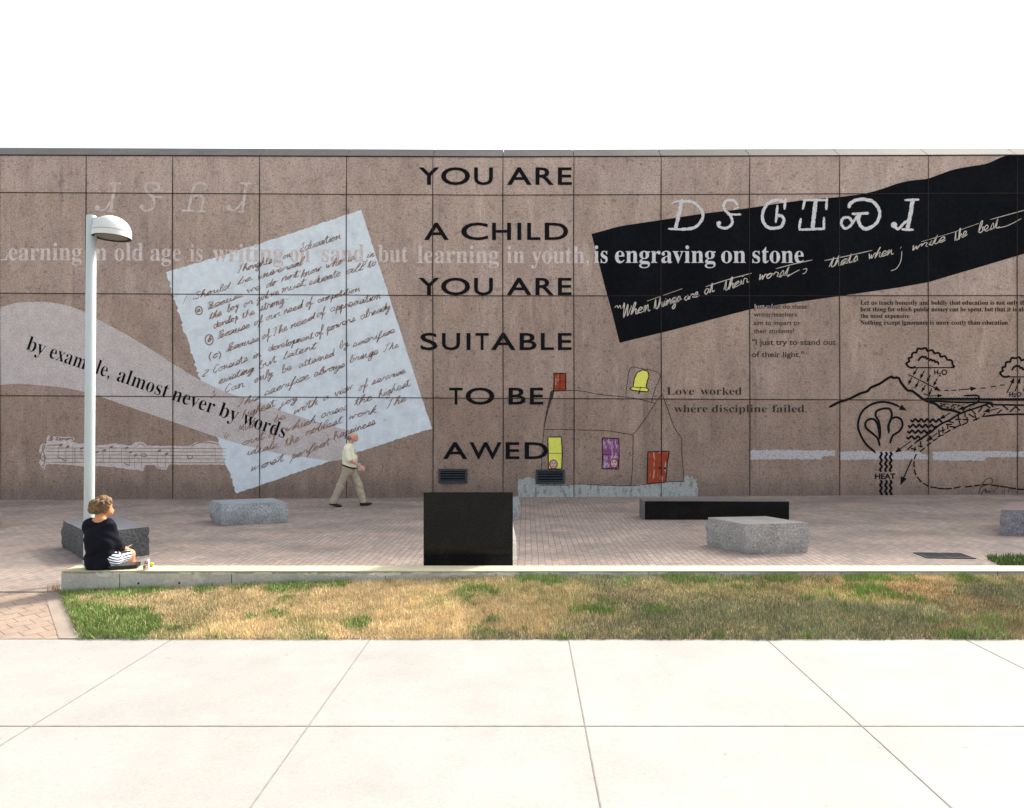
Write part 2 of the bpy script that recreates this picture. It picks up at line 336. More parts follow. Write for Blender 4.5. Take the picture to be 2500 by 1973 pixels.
# ------------------------------------------------------------------ the granite wall
wx = lambda X: (X - VX) * WALL / F
wz = lambda Y: EYE - (Y - VY) * WALL / F
COLS = [-633, -422, -211, 0, 211, 422, 634, 846, 1057, 1228, 1401, 1614, 1830, 2049.5, 2266, 2483, 2700, 2917, 3130]
ROWS = [([0, 1200, 2500], [379, 383.5, 379]), ([0, 1200, 2500], [470.3, 477, 472]), ([0, 1200, 2500], [716, 722.7, 722]), ([0, 1200, 2500], [966, 972.5, 978])]
def rowY(k, X): return float(np.interp(X, *ROWS[k])) if k < 4 else VY + (EYE + .6) * F / WALL
v = []; f_ = []; tint = []
row_light = [(1.24, 1.23, 1.25), (1.13, 1.11, 1.10), (1.01, .965, .93), (.89, .83, .775)]  # wall's lighting painted into the tint: upper rows lighter, lower rows darker, browner
for i in range(len(COLS) - 1):
    for kx in range(4):
        b = len(v); X0, X1 = COLS[i], COLS[i + 1]
        for X, Y in ((X0, rowY(kx + 1, X0)), (X1, rowY(kx + 1, X1)), (X1, rowY(kx, X1)), (X0, rowY(kx, X0))): v.append((wx(X), WALL, wz(Y)))
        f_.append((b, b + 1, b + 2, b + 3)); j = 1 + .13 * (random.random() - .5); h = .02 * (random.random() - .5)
        tint.append((row_light[kx][0] * j + h, row_light[kx][1] * j, row_light[kx][2] * j - h, 1))
xl, xr = wx(COLS[0]), wx(COLS[-1]); zt = wz(381); b = len(v)          # thickness behind the panels
v += [(xl, WALL, -.6), (xr, WALL, -.6), (xr, WALL + .6, -.6), (xl, WALL + .6, -.6), (xl, WALL, zt), (xr, WALL, zt), (xr, WALL + .6, zt), (xl, WALL + .6, zt)]
for q in ((1, 2, 6, 5), (2, 3, 7, 6), (3, 0, 4, 7)): f_.append(tuple(b + i for i in q)); tint.append((1, 1, 1, 1))
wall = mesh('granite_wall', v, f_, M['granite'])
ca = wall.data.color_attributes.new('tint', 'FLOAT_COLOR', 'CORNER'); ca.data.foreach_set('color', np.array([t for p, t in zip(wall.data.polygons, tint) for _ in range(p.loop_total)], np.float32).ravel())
tag(wall, 'long pinkish brown granite panel wall covered in painted writing and drawings behind the plaza', 'wall')
# splayed coping, one stone per panel
bm = bmesh.new()
for i in range(len(COLS) - 1):
    a0, a1 = wx(COLS[i]) + .008, wx(COLS[i + 1]) - .008
    z0, z1 = wz(rowY(0, COLS[i])) + .012, wz(rowY(0, COLS[i + 1])) + .012
    p = [bm.verts.new(q) for q in ((a0, WALL - .004, z0), (a1, WALL - .004, z1), (a1, WALL + .42, z1 + .36), (a0, WALL + .42, z0 + .36), (a0, WALL + .95, z0 + .36), (a1, WALL + .95, z1 + .36), (a0, WALL + .95, z0), (a1, WALL + .95, z1))]
    for q in ((0, 1, 2, 3), (3, 2, 5, 4), (4, 5, 7, 6), (0, 3, 4, 6), (1, 7, 5, 2), (0, 6, 7, 1)): bm.faces.new([p[k] for k in q])
tag(bmo('coping', bm, M['coping'], wall), 'grey sloping coping stones')

class Ink:
    """flat painted shapes on the wall, in photograph pixels"""
    def __init__(s, ox=0, oy=0, sc_=1): s.v = []; s.f = []; s.k = 0; s.wm = 1; s.crop(ox, oy, sc_)
    def crop(s, ox, oy, sc_): s.o = (ox, oy, sc_); return s
    def T(s, p): return (s.o[0] + p[0] / s.o[2], s.o[1] + p[1] / s.o[2])
    def add(s, pts, faces, grad=0):
        b = len(s.v); d = (s.k % 12) * 6e-5; s.k += 1
        s.v += [(p[0], p[1], d + (min(i % grad, 60) * 1.2e-5 if grad else 0)) for i, p in enumerate(pts)]; s.f += [tuple(b + i for i in q) for q in faces]
    def stroke(s, pts, w=3, curve=True, jag=0, raw=False):
        p = [np.array(q if raw else s.T(q), float) for q in pts]
        if curve and len(p) > 2: p = spline(p, 5)
        if jag:
            q = []
            for a, b in zip(p, p[1:]):
                m_ = max(1, int(np.hypot(*(b - a)) / 3))
                for t in range(m_): q.append(a + (b - a) * t / m_)
            p = q + [p[-1]]
        n_ = len(p); L = []; Rr = []
        for i in range(n_):
            d = p[min(i + 1, n_ - 1)] - p[max(i - 1, 0)]; l = np.hypot(*d) or 1; d = d / l; nn = np.array([-d[1], d[0]])
            ww = (w[min(i * len(w) // n_, len(w) - 1)] if isinstance(w, (list, tuple)) else w) / 2 * s.wm
            c = p[i] - d * ww * .8 if i == 0 else (p[i] + d * ww * .8 if i == n_ - 1 else p[i]); e = .55 if i in (0, n_ - 1) else 1
            L.append(c + nn * ww * e * (1 + jag * random.uniform(-1, 1))); Rr.append(c - nn * ww * e * (1 + jag * random.uniform(-1, 1)))
        s.add(L + Rr, [(i, i + 1, n_ + i + 1, n_ + i) for i in range(n_ - 1)], n_)
    def poly(s, pts, jag=0, raw=False, step=4):
        p = [q if raw else s.T(q) for q in pts]
        if jag:
            q = []
            for a, b in zip(p, p[1:] + p[:1]):
                m_ = max(1, int(math.dist(a, b) / step))
                for t in range(m_): q.append((a[0] + (b[0] - a[0]) * t / m_ + random.uniform(-jag, jag), a[1] + (b[1] - a[1]) * t / m_ + random.uniform(-jag, jag)))
            p = q
        s.add(p, tessellate_polygon([[Vector((a, b, 0)) for a, b in p]]))
    def dot(s, c, r, n=12): s.poly([(c[0] + r * math.cos(2 * math.pi * i / n), c[1] + r * math.sin(2 * math.pi * i / n)) for i in range(n)])
    def ring(s, c, rx, ry, w): s.stroke([(c[0] + rx * math.cos(2 * math.pi * i / 14), c[1] + ry * math.sin(2 * math.pi * i / 14)) for i in range(15)], w)
    def arrow(s, a, b, w, head=26):
        head *= s.wm * 1.15 if head > 5 else 1
        s.stroke([a, b], w, False); a = np.array(a, float); b = np.array(b, float); d = (b - a) / np.hypot(*(b - a)); n_ = np.array([-d[1], d[0]])
        s.poly([tuple(b + d * head * .35), tuple(b - d * head * .8 + n_ * head * .42), tuple(b - d * head * .8 - n_ * head * .42)])
    def build(s, name, m, off, parent=wall, label=None):
        o = mesh(name, [(wx(a), WALL - off - d, wz(b)) for a, b, d in s.v], s.f, m, parent)
        bm = bmesh.new(); bm.from_mesh(o.data); bmesh.ops.recalc_face_normals(bm, faces=bm.faces)
        fl = [q for q in bm.faces if q.normal.y > 0]
        if fl: bmesh.ops.reverse_faces(bm, faces=fl)
        bm.to_mesh(o.data); bm.free()
        if label: o['label'] = label
        return o

# --- printed lettering from Blender's own built-in typeface
def bold(t):
    return ''.join(chr(0x1D41A + ord(c) - 97) if 'a' <= c <= 'z' else chr(0x1D400 + ord(c) - 65) if 'A' <= c <= 'Z' else c for c in t)
_tc = {}
def glyphs(body, off=0.0):
    if (body, off) not in _tc:
        cu = bpy.data.curves.new('lettering', 'FONT'); cu.body = body; cu.size = 1; cu.offset = off; cu.resolution_u = 4
        o = bpy.data.objects.new('lettering', cu); COL.objects.link(o)
        me = bpy.data.meshes.new_from_object(o.evaluated_get(bpy.context.evaluated_depsgraph_get()))
        _tc[(body, off)] = ([(q.co.x, q.co.y) for q in me.vertices], [tuple(p.vertices) for p in me.polygons])
        bpy.data.objects.remove(o); bpy.data.curves.remove(cu); bpy.data.meshes.remove(me)
    return _tc[(body, off)]
def hgt(ch, off=0): g = glyphs(ch, off)[0]; return max(p[1] for p in g)
def letter(ink, body, X0, X1, base, h, ref='x', serif=True, off=0.0, slope=0.0, base1=None, clip=None):
    """fit body between X0 and X1 on a baseline; h = height of the reference letter"""
    g, fc = glyphs(bold(body) if serif else body, off); sy = h / hgt(bold(ref) if serif else ref)
    a, b = min(p[0] for p in g), max(p[0] for p in g)
    if base1 is not None: slope = math.atan2(base1 - base, X1 - X0)
    ln = (X1 - X0) / math.cos(slope); sx = ln / (b - a); cs, sn = math.cos(slope), math.sin(slope)
    ink.add([(X0 + (p[0] - a) * sx * cs + p[1] * sy * sn, base + (p[0] - a) * sx * sn - p[1] * sy * cs) for p in g], fc)

# --- a hand for the handwritten lines (x-height 10)
HAND = {'a': '8,8 4,10 0,5 3,0 7,4 8,9 8,2 11,1', 'b': '0,2 3,13 3,20 1,16 1,2 4,0 7,4 5,8 9,7', 'c': '7,8 4,10 0,5 3,0 8,2', 'd': '8,8 4,10 0,5 3,0 7,4 9,20 8,3 11,1',
 'e': '0,3 5,5 6,8 3,10 0,5 3,0 9,2', 'f': '0,2 4,10 6,18 4,20 3,14 2,-8 0,-10 2,-2 8,2', 'g': '8,8 4,10 0,5 3,0 7,5 8,9 6,-8 2,-10 2,-6 10,2', 'h': '0,2 4,14 4,20 2,16 0,0 3,7 6,9 7,1 10,1',
 'i': '0,2 2,10 2,2 5,1|3,14 3.6,14.8', 'j': '0,2 3,10 1,-8 -2,-10 0,-5 6,2|4,14 4.6,14.8', 'k': '0,2 4,18 2,18 0,0 2,6 6,10 3,6 7,0 9,1', 'l': '0,2 4,16 3,20 1,14 2,1 6,2',
 'm': '0,8 2,10 1,0 3,8 5,10 5,0 7,8 9,10 10,1 13,1', 'n': '0,8 2,10 1,0 4,8 6,10 7,1 10,1', 'o': '4,10 0,5 3,0 7,5 4,10 6,8 10,8', 'p': '0,6 3,11 1,-10 2,6 6,10 7,4 3,1 9,2',
 'r': '0,4 2,10 4,9 6,8 6,2 9,1', 's': '0,2 4,11 6,4 3,0 0,2 8,2', 't': '0,2 3,18 3,3 5,0 8,2|-1,13 8,14', 'u': '0,8 1,10 1,2 4,0 7,9 7,2 10,1', 'v': '0,8 2,10 3,1 7,9 10,8',
 'w': '0,8 1,10 2,1 5,8 6,1 9,9 12,8', 'x': '0,9 3,7 6,0 9,1|7,10 0,0', 'y': '0,8 1,10 2,2 6,9 4,-8 1,-10 1,-6 9,2', 'S': '8,18 4,20 1,15 6,8 5,1 0,1 -2,4', 'B': '2,20 1,0|0,17 7,20 8,15 3,11 9,6 7,1 1,0',
 'E': '7,19 2,18 5,11 0,5 3,0 8,2', 'T': '0,18 10,20|5,19 3,0 0,2', 'C': '8,16 5,20 0,8 3,0 8,3', 'M': '0,0 2,18 5,4 9,18 10,0 13,1', 'W': '0,14 2,22 3,-2 8,18 9,0 13,16', '1': '2,20 1,0', '2': '0,16 4,20 7,15 0,0 8,1',
 '3': '0,18 6,18 3,11 7,6 0,0', '4': '2,20 0,8 8,8|6,14 5,-2', '-': '0,7 6,8', ',': '2,2 1,-4', '.': '1,0 1.6,.6', '"': '0,14 1,20|3,14 4,20', 'N': '0,0 2,18 8,1 9,20', 'F': '0,0 2,18|2,18 10,19|1,10 7,11'}
def hand(ink, text, p0, p1, xh=29, w=3.0, slant=.38, wob=.7, nocross=False):
    strokes = []; cx = 0; cur = []
    for ch in text:
        if ch == ' ':
            if cur: strokes.append(cur); cur = []
            cx += 6; continue
        parts = HAND[ch].split('|')
        for k, st in enumerate(parts):
            if nocross and ch == 't' and k: continue
            pts = [tuple(map(float, q.split(','))) for q in st.split()]
            pts = [(cx + a + b * slant + random.uniform(-wob, wob), b * random.uniform(.95, 1.05) + random.uniform(-wob, wob)) for a, b in pts]
            if k == 0 and ch.islower(): cur += pts
            else: strokes.append(pts)
        xs_ = [float(q.split(',')[0]) for q in parts[0].split()]; cx += max(xs_) + (0 if ch.islower() else 2)
    if cur: strokes.append(cur)
    p0 = np.array(ink.T(p0)); p1 = np.array(ink.T(p1)); d = p1 - p0; l = np.hypot(*d); d = d / l; nn = np.array([d[1], -d[0]]); sx = l / max(cx, 1); sy = xh / ink.o[2] / 10
    for st in strokes:
        q = [p0 + d * a * sx + nn * b * sy for a, b in st]; ink.stroke(q, [w * random.uniform(.75, 1.3) for _ in range(8)], True, raw=True)

# big black message
ink = Ink()
for base, h, row in ((451, 41, 'Y70-230 O243-467 U498-643 A752-942 R972-1113 E1145-1252'), (585.5, 40.5, 'A113-303 C398-605 H637-783 I832-862 L908-1010 D1043-1224'), (720, 40.5, 'Y70-230 O243-467 U498-643 A750-942 R972-1113 E1145-1250'),
                     (854, 40, 'S83-215 U250-390 I440-470 T508-612 A630-818 B850-980 L1013-1115 E1145-1250'), (987, 39.5, 'T307-410 O432-655 B764-895 E929-1032'), (1120, 39.5, 'A258-447 W463-710 E742-848 D888-1068')):
    for q in row.split():
        a, b = map(float, q[1:].split('-')); letter(ink, q[0], 1000 + a / 3.162, 1000 + b / 3.162, base, h, 'E', False, .013)
ink.build('block_letters', M['black'], .011, label='large wide black capital letters down the middle of the wall')
# bold serif sentence across the wall: worn on stone and paper, white on the black banner
ink = Ink()
for t, a, b, base in (('Learning', -14, 200, 635.6), ('in', 217, 261, 636), ('old', 279.5, 350, 636.5), ('age', 367, 442, 637), ('is', 464, 494.5, 638)): letter(ink, t, a, b, base, 29)
for t, a, b, base in (('but', 923, 996, 640), ('learning', 1019, 1218, 642.4), ('in', 1237, 1280.5, 642.5), ('youth,', 1297, 1438, 643)): letter(ink, t, a, b, base, 28.5)
ink.build('serif_lettering', M['etched'], .004, label='faint worn serif words on the stone')
ink = Ink()
for t, a, b, base in (('writing', 519, 692, 639), ('on', 708, 757, 639.3), ('sand.', 786, 899, 639.5)): letter(ink, t, a, b, base, 29)
ink.build('serif_lettering', M['etched'], .007, label='mauve serif words on the painted paper')
ink = Ink()
for t, a, b in (('is', 1450, 1483.4), ('engraving', 1501.5, 1746.8), ('on', 1760.5, 1820.5), ('stone', 1836.6, 1962)): letter(ink, t, a, b, 642, 28.5)
ink.build('serif_lettering', M['white'], .008, label='crisp white serif words on the black banner')
# sheet of paper
ink = Ink(); TL, TR, BR, BL = (405, 665), (881.4, 512), (1054.4, 1046), (575.7, 1205); pts = []
def edge(a, b, n_, amp, bow=0):
    dx, dy = b[0] - a[0], b[1] - a[1]; l = math.hypot(dx, dy)
    for i in range(n_):
        t = i / n_; q = random.uniform(-amp, amp) + bow * math.sin(math.pi * t); pts.append((a[0] + dx * t - dy / l * q, a[1] + dy * t + dx / l * q))
edge(TL, TR, 90, 1.2, 3); edge(TR, BR, 60, .8); edge(BR, BL, 90, 1.2, 2); edge(BL, TL, 110, 3.4)
ink.poly(pts, raw=True); ink.build('painted_paper', M['paper'], .003, label='large tilted pale blue sheet of paper painted on the wall')
# ribbon
A = lambda l, ox, oy, s_: [(ox + a / s_, oy + b / s_) for a, b in l]
top = [(-60, 768)] + A([(0, 165), (120, 130), (250, 120), (400, 125), (550, 155), (680, 205), (760, 250), (1000, 380), (1200, 500), (1350, 600), (1560, 725), (1800, 838)], 0, 700, 3.222) + A([(780, 405), (1000, 490), (1300, 580), (1435, 615)], 380, 850, 3.0914)
bot = [(-60, 950)] + A([(0, 775), (150, 765), (300, 775), (500, 795), (650, 825), (790, 865), (1000, 940), (1350, 1060), (1730, 1190)], 0, 700, 3.222) + A([(800, 765), (1000, 805), (1330, 850), (1420, 835)], 380, 850, 3.0914)
t_ = spline(top, 4); b_ = spline(bot, 4); ink = Ink(); ink.poly([tuple(p) for p in t_] + [tuple(p) for p in b_[::-1]], raw=True)
ink.build('painted_ribbon', M['etched_ribbon'], .005, label='pale grey sweeping ribbon shape on the wall')
ink = Ink(); BX0, BY0, BX1, BY1 = 70, 856, 692, 1070; sl = math.atan2(BY1 - BY0, BX1 - BX0)
for t, a, b in (('by', 63, 106), ('example,', 119, 266), ('almost', 284, 406), ('never', 418, 519), ('by', 532, 577), ('words', 590, 693)):
    letter(ink, t, a, b, BY0 + (a - BX0) * math.tan(sl), 24.5, off=-.008, slope=sl)
ink.build('serif_lettering', M['black'], .010, label='black serif words following the ribbon')
# handwriting on the paper
ink = Ink()
P3, P4 = (380, 490, 3.0914), (380, 850, 3.0914)
for cr, L in ((P3, [('Thoughts', 620, 545, 880, 470), ('on', 960, 445, 1020, 422), ('Education', 1085, 388, 1395, 288), ('1.', 195, 782, 240, 770), ('Should', 290, 745, 560, 665), ('be', 615, 637, 725, 600), ('universal', 765, 600, 1110, 482),
    ('Because', 390, 825, 660, 725), ('we', 690, 702, 795, 668), ('do', 830, 662, 915, 630), ('not', 945, 612, 1075, 575), ('know', 1095, 582, 1250, 525), ('who is', 1280, 517, 1500, 447), ('in', 1590, 438, 1650, 420),
    ('the', 400, 900, 500, 862), ('boy', 540, 842, 630, 807), ('or', 665, 806, 735, 776), ('girl we', 765, 765, 930, 705), ('must', 950, 695, 1135, 638), ('educate', 1155, 642, 1395, 567), ('all', 1430, 558, 1570, 520), ('to', 1600, 512, 1665, 482),
    ('develop', 440, 965, 625, 897), ('the', 655, 892, 750, 852), ('strong', 790, 832, 970, 772), ('-', 985, 765, 1005, 758), ('Because', 465, 1045, 710, 957), ('of', 740, 947, 810, 912), ('our need', 830, 907, 1110, 807), ('of', 1130, 807, 1185, 777), ('competition', 1220, 772, 1540, 682),
    ('Because', 530, 1140, 780, 1060), ('of', 805, 1052, 870, 1022), ('The', 890, 1020, 1000, 972), ('need', 1015, 967, 1200, 892), ('of', 1220, 885, 1280, 852), ('appreciation', 1320, 842, 1700, 737),
    ('development', 850, 1140, 1190, 1037), ('of', 1205, 1032, 1265, 1002), ('powers', 1290, 992, 1510, 907), ('already', 1550, 897, 1770, 817), ('by', 1390, 1115, 1460, 1092), ('sacrifice', 1490, 1107, 1810, 992), ('The', 1720, 1142, 1835, 1107)]),
   (P4, [('2', 355, 215, 395, 208), ('Consists', 435, 190, 695, 97), ('in', 735, 82, 795, 60), ('existing', 475, 272, 740, 172), ('but', 780, 157, 915, 102), ('latent', 960, 87, 1210, 2), ('Can', 520, 337, 670, 290), ('only', 745, 262, 890, 207), ('be', 950, 192, 1030, 157), ('attained', 1080, 152, 1350, 57),
    ('3', 420, 375, 455, 365), ('This', 615, 442, 780, 387), ('sacrifice', 820, 362, 1160, 227), ('always', 1190, 217, 1425, 142), ('brings', 1465, 112, 1680, 42), ('highest', 650, 532, 900, 437), ('joy', 945, 437, 1075, 392),
    ('4', 515, 695, 555, 680), ('Must', 625, 632, 760, 590), ('be', 890, 560, 985, 530), ('with', 1035, 507, 1225, 422), ('a', 1265, 402, 1310, 382), ('view', 1350, 372, 1490, 307), ('of', 1530, 332, 1600, 282), ('service', 1630, 277, 1885, 187),
    ('out', 655, 737, 820, 682), ('of', 850, 682, 915, 652), ('which', 975, 637, 1205, 562), ('arises', 1250, 527, 1450, 462), ('the', 1500, 437, 1635, 387), ('highest', 1680, 377, 1920, 282), ('ideals,', 690, 812, 935, 745), ('the', 975, 742, 1095, 692), ('noblest', 1125, 662, 1410, 562), ('work,', 1455, 542, 1690, 480), ('The', 1740, 457, 1890, 397),
    ('most', 715, 932, 970, 847), ('perfect', 1020, 842, 1310, 727), ('happiness', 1345, 692, 1660, 572), ('-', 1715, 568, 1740, 558)])):
    ink.crop(*cr)
    for t, a, b, c, d in L: hand(ink, t, (a, b), (c, d), random.uniform(23, 28) if len(t) > 1 else 24, 1.55, random.uniform(.25, .5), 1.0)
ink.crop(*P3); ink.ring((327, 830), 26, 30, 2.6); hand(ink, 'a', (312, 842), (338, 836), 20, 2.6)
ink.ring((405, 1050), 30, 38, 2.6); hand(ink, 'b', (395, 1065), (420, 1058), 18, 2.6)
ink.crop(*P4); ink.stroke([(420, 30), (405, 65), (415, 95)], 2.6); ink.stroke([(480, 25), (492, 50), (480, 80)], 2.6); hand(ink, 'c', (432, 80), (470, 66), 26, 2.6)
ink.build('handwriting', M['ink'], .0085, label='brown slanted handwriting covering the painted paper')
# strange characters: faint at the left, white on the banner
ink = Ink(0, 360, 3.381)
FA = [([(905, 297), (995, 297)], 5), ([(952, 297), (935, 400), (915, 525)], 7), ([(890, 528), (950, 528)], 5), ([(912, 445), (880, 500), (840, 520), (800, 500)], 5),
      ([(1310, 345), (1308, 310), (1270, 292), (1215, 300), (1200, 335), (1230, 385), (1270, 430), (1270, 490), (1230, 522), (1185, 515), (1165, 485)], 6), ([(1270, 355), (1340, 355)], 5), ([(1240, 400), (1335, 412)], 5),
      ([(1690, 345), (1705, 315), (1660, 292), (1610, 310), (1590, 370), (1555, 520)], 6.5), ([(1505, 522), (1600, 522)], 5), ([(1580, 410), (1640, 395), (1675, 420), (1665, 520)], 6.5), ([(1635, 528), (1695, 528)], 5),
      ([(1985, 297), (2070, 297)], 5), ([(2032, 300), (2018, 400), (2000, 525)], 7), ([(1970, 530), (2025, 530)], 5), ([(1997, 450), (1960, 500), (1920, 520), (1885, 498)], 5)]
for p, w in FA: ink.stroke(p, w, jag=.22)
for c, r in (((805, 500), 22), ((1170, 487), 18), ((1690, 340), 14), ((1888, 498), 20)): ink.dot(c, r)
ink.build('ornate_characters', M['etched_faint'], .0035, label='four faint pale ornate characters at the upper left')
ban = A([(150, 722), (270, 690), (380, 660), (580, 628), (735, 605), (900, 580), (1100, 550), (1400, 515), (1600, 485), (1800, 456)], 1400, 360, 3.417) + A([(250, 435), (500, 415), (720, 385), (870, 345), (1000, 300), (1120, 275), (1240, 262), (1320, 235), (1440, 192), (1560, 165), (1720, 140), (1800, 110), (1880, 75), (1960, 65)], 1900, 360, 3.417)
bant = [tuple(p) for p in spline(ban, 3)] + [(2520, 379.5), (2700, 379.5)]
banb = [(2700, 555)] + A([(2050, 888), (1250, 1125), (1000, 1170), (560, 1233), (0, 1313)], 1900, 360, 3.417) + A([(1470, 1352), (1100, 1450), (800, 1530), (385, 1630), (320, 1370), (270, 1190)], 1400, 360, 3.417)
ink = Ink(); ink.poly(bant + banb, raw=True); ink.build('painted_banner', M['banner'], .003, label='long black band rising to the right across the wall')
ink = Ink(1400, 360, 3.417)
B1 = [([(905, 445), (880, 560), (850, 680)], 9), ([(820, 468), (860, 452), (920, 447)], 4), ([(795, 680), (900, 685)], 5), ([(905, 447), (1010, 465), (1078, 545), (1062, 620), (1000, 672), (900, 685)], 7),
      ([(1365, 480), (1340, 447), (1290, 440), (1255, 470), (1260, 520), (1300, 560), (1325, 610), (1310, 655), (1260, 675), (1215, 660), (1202, 630)], 6.5), ([(1290, 560), (1392, 560)], 5), ([(1335, 518), (1378, 500)], 4),
      ([(1768, 432), (1760, 512)], 6), ([(1762, 455), (1690, 440), (1620, 470), (1580, 540), (1580, 610), (1610, 660), (1660, 676), (1730, 660), (1756, 612), (1740, 578), (1700, 565)], 7.5), ([(1700, 490), (1695, 560), (1688, 622)], 6)]
for p, w in B1: ink.stroke(p, w, jag=.2)
ink.dot((1215, 632), 17); ink.crop(1900, 360, 3.417)
B2 = [([(210, 440), (405, 440)], 5.5), ([(220, 440), (205, 512)], 6), ([(405, 430), (400, 515)], 6), ([(312, 440), (298, 560), (285, 680)], 9.5), ([(187, 600), (176, 660), (178, 686)], 6.5), ([(178, 686), (380, 680)], 5.5), ([(380, 680), (380, 590)], 6.5),
      ([(590, 497), (600, 470), (650, 440), (720, 435), (790, 455), (840, 520), (840, 590), (800, 650), (730, 680), (690, 660), (668, 610), (682, 560)], 8), ([(620, 555), (747, 550)], 6), ([(660, 572), (630, 615), (590, 665), (550, 675), (525, 630), (545, 590), (590, 588), (612, 620)], 6.5),
      ([(1060, 440), (1168, 437)], 5.5), ([(1122, 440), (1100, 560), (1078, 680)], 9.5), ([(1035, 685), (1120, 688)], 6), ([(1075, 612), (1040, 640), (1000, 682), (965, 655)], 6.5)]
for p, w in B2: ink.stroke(p, w, jag=.2)
ink.dot((965, 648), 26); ink.dot((593, 492), 13); ink.dot((742, 550), 13)
ink.build('ornate_characters', M['white'], .0065, label='six ragged white ornate characters over the black band')
# cream handwriting on the banner
ink = Ink(1400, 360, 3.417); ink.wm = .72
hand(ink, 'When', (402, 1415), (640, 1362), 48, 3.4, .3); hand(ink, 'things', (672, 1352), (900, 1278), 40, 3.2, .3, nocross=True); hand(ink, 'are', (925, 1280), (1045, 1242), 36, 3); hand(ink, 'at', (1095, 1230), (1175, 1200), 40, 3, nocross=True)
hand(ink, 'their', (1250, 1200), (1460, 1128), 42, 3.2, nocross=True); hand(ink, 'worst', (1540, 1110), (1800, 1066), 42, 3, nocross=True)
for p in ([(345, 1335), (365, 1320), (372, 1340), (388, 1318), (396, 1345)], [(615, 1282), (905, 1180)], [(1105, 1162), (1300, 1100), (1485, 1050)], [(1690, 1012), (1850, 970), (1990, 940)], [(1785, 1080), (1830, 1050), (1885, 1022)], [(1915, 1018), (1945, 1012), (1935, 1045), (1912, 1055)]): ink.stroke(p, 2.6)
ink.crop(1900, 360, 3.417)
hand(ink, 'thats', (425, 1002), (660, 950), 40, 3.2, nocross=True); hand(ink, 'when', (745, 935), (955, 892), 40, 2.8); hand(ink, 'write', (1110, 865), (1395, 782), 36, 2.8, nocross=True); hand(ink, 'the', (1470, 785), (1580, 735), 40, 2.8, nocross=True); hand(ink, 'best', (1668, 716), (1840, 672), 46, 2.8, nocross=True)
for p in ([(385, 945), (580, 905), (780, 860)], [(1030, 868), (1020, 950), (985, 1010), (940, 1030)], [(1018, 842), (1026, 832)], [(1195, 787), (1450, 712)], [(1450, 712), (1670, 635)], [(1770, 602), (2050, 525), (2120, 505)], [(1840, 672), (1920, 650), (2025, 595)]): ink.stroke(p, 2.4)
ink.build('handwriting', M['cream'], .0085, label='cream slanted handwriting running along the black band')
# small printed paragraphs
ink = Ink()
for t, a, b, base, h in (('Just what do these', 1840, 1970.7, 753.6, 11), ('writer/teachers', 1840, 1945, 773, 11), ('aim to impart to', 1840, 1951.6, 793.7, 11), ('their students?', 1840, 1939, 813.6, 11)): letter(ink, t, a, b, base, h, 'J' if t[0] == 'J' else 'h', False, .004)
for t, a, b, base in (('"I just try to stand out', 1836, 2040.5, 842), ('of their light."', 1835, 1962, 872)): letter(ink, t, a, b, base, 13.2, 'h', False, .008)
ink.build('sans_lettering', M['grey_letters'], .008, label='small dark sans serif paragraph')
ink = Ink(); letter(ink, 'Just what', 1840, 1904.5, 753.6, 11, 'J', False, .004)
o = ink.build('sans_lettering', M['cream'], .0095, label='pale tops of two words where they cross the black band')
bm = bmesh.new(); bm.from_mesh(o.data); a = Vector((wx(1830), WALL, wz(755.7))); b = Vector((wx(1900), WALL, wz(744.3))); d = b - a; nrm = Vector((-d.z, 0, d.x))
bmesh.ops.bisect_plane(bm, geom=bm.verts[:] + bm.edges[:] + bm.faces[:], plane_co=a, plane_no=nrm, clear_inner=True); bm.to_mesh(o.data); bm.free()
ink = Ink()
for t, b, base in (('Let us teach honestly and boldly that education is not only the', 2510, 744.3), ('best thing for which public money can be spent, but that it is also', 2511, 760.4), ('the most expensive.', 2223, 776.5), ('Nothing except ignorance is more costly than education.', 2463, 792.8)):
    letter(ink, t, 2100.5, b, base, 7.2)
ink.build('serif_lettering', M['black'], .008, label='small bold black serif paragraph at the right')
ink = Ink()
for t, a, b, base in (('Love', 1627.6, 1695, 963.7), ('worked', 1710, 1810.8, 963.7), ('where', 1645.7, 1727, 1006.7), ('discipline', 1738, 1872, 1006.7), ('failed.', 1885, 1970, 1006.7)): letter(ink, t, a, b, base, 12.2, off=-.006)
ink.build('serif_lettering', M['grey_letters'], .008, label='thin spaced serif words above the painted house')
# music
C2 = (0, 700, 3.222); ink = Ink(*C2)
ink.poly([(310, 1300), (318, 1250), (335, 1232), (365, 1238), (368, 1185), (385, 1172), (420, 1178), (500, 1180), (580, 1183), (592, 1203), (560, 1218), (620, 1235), (670, 1228), (760, 1250), (900, 1235), (1030, 1250), (1060, 1225), (1120, 1220), (1160, 1250), (1480, 1255), (1540, 1225), (1640, 1212), (1745, 1222), (1790, 1400), (1330, 1400), (1312, 1440), (1240, 1432), (1215, 1402), (1140, 1403), (1125, 1450), (1060, 1442), (900, 1420), (770, 1410), (670, 1415), (500, 1400), (365, 1395), (352, 1440), (325, 1442), (310, 1385), (325, 1330)], jag=.9, step=5)
ms = ink.build('painted_music_sheet', M['etched'], .002, label='pale strip of handwritten music notation at the lower left')
ink = Ink(*C2)
for yy in (1270, 1297, 1325, 1352, 1382): ink.stroke([(360, yy), (800, yy - 1), (1300, yy + 2), (1775, yy + 4)], 1.5)
for xx in (570, 583, 590, 955, 1345, 1366, 1692): ink.stroke([(xx, 1268), (xx + 2, 1384)], 1.5)
ink.stroke([(345, 1425), (330, 1435), (325, 1415), (345, 1400), (352, 1330), (335, 1275), (345, 1245), (352, 1262), (325, 1310), (322, 1350), (340, 1370), (360, 1352), (348, 1328), (334, 1345)], 2)
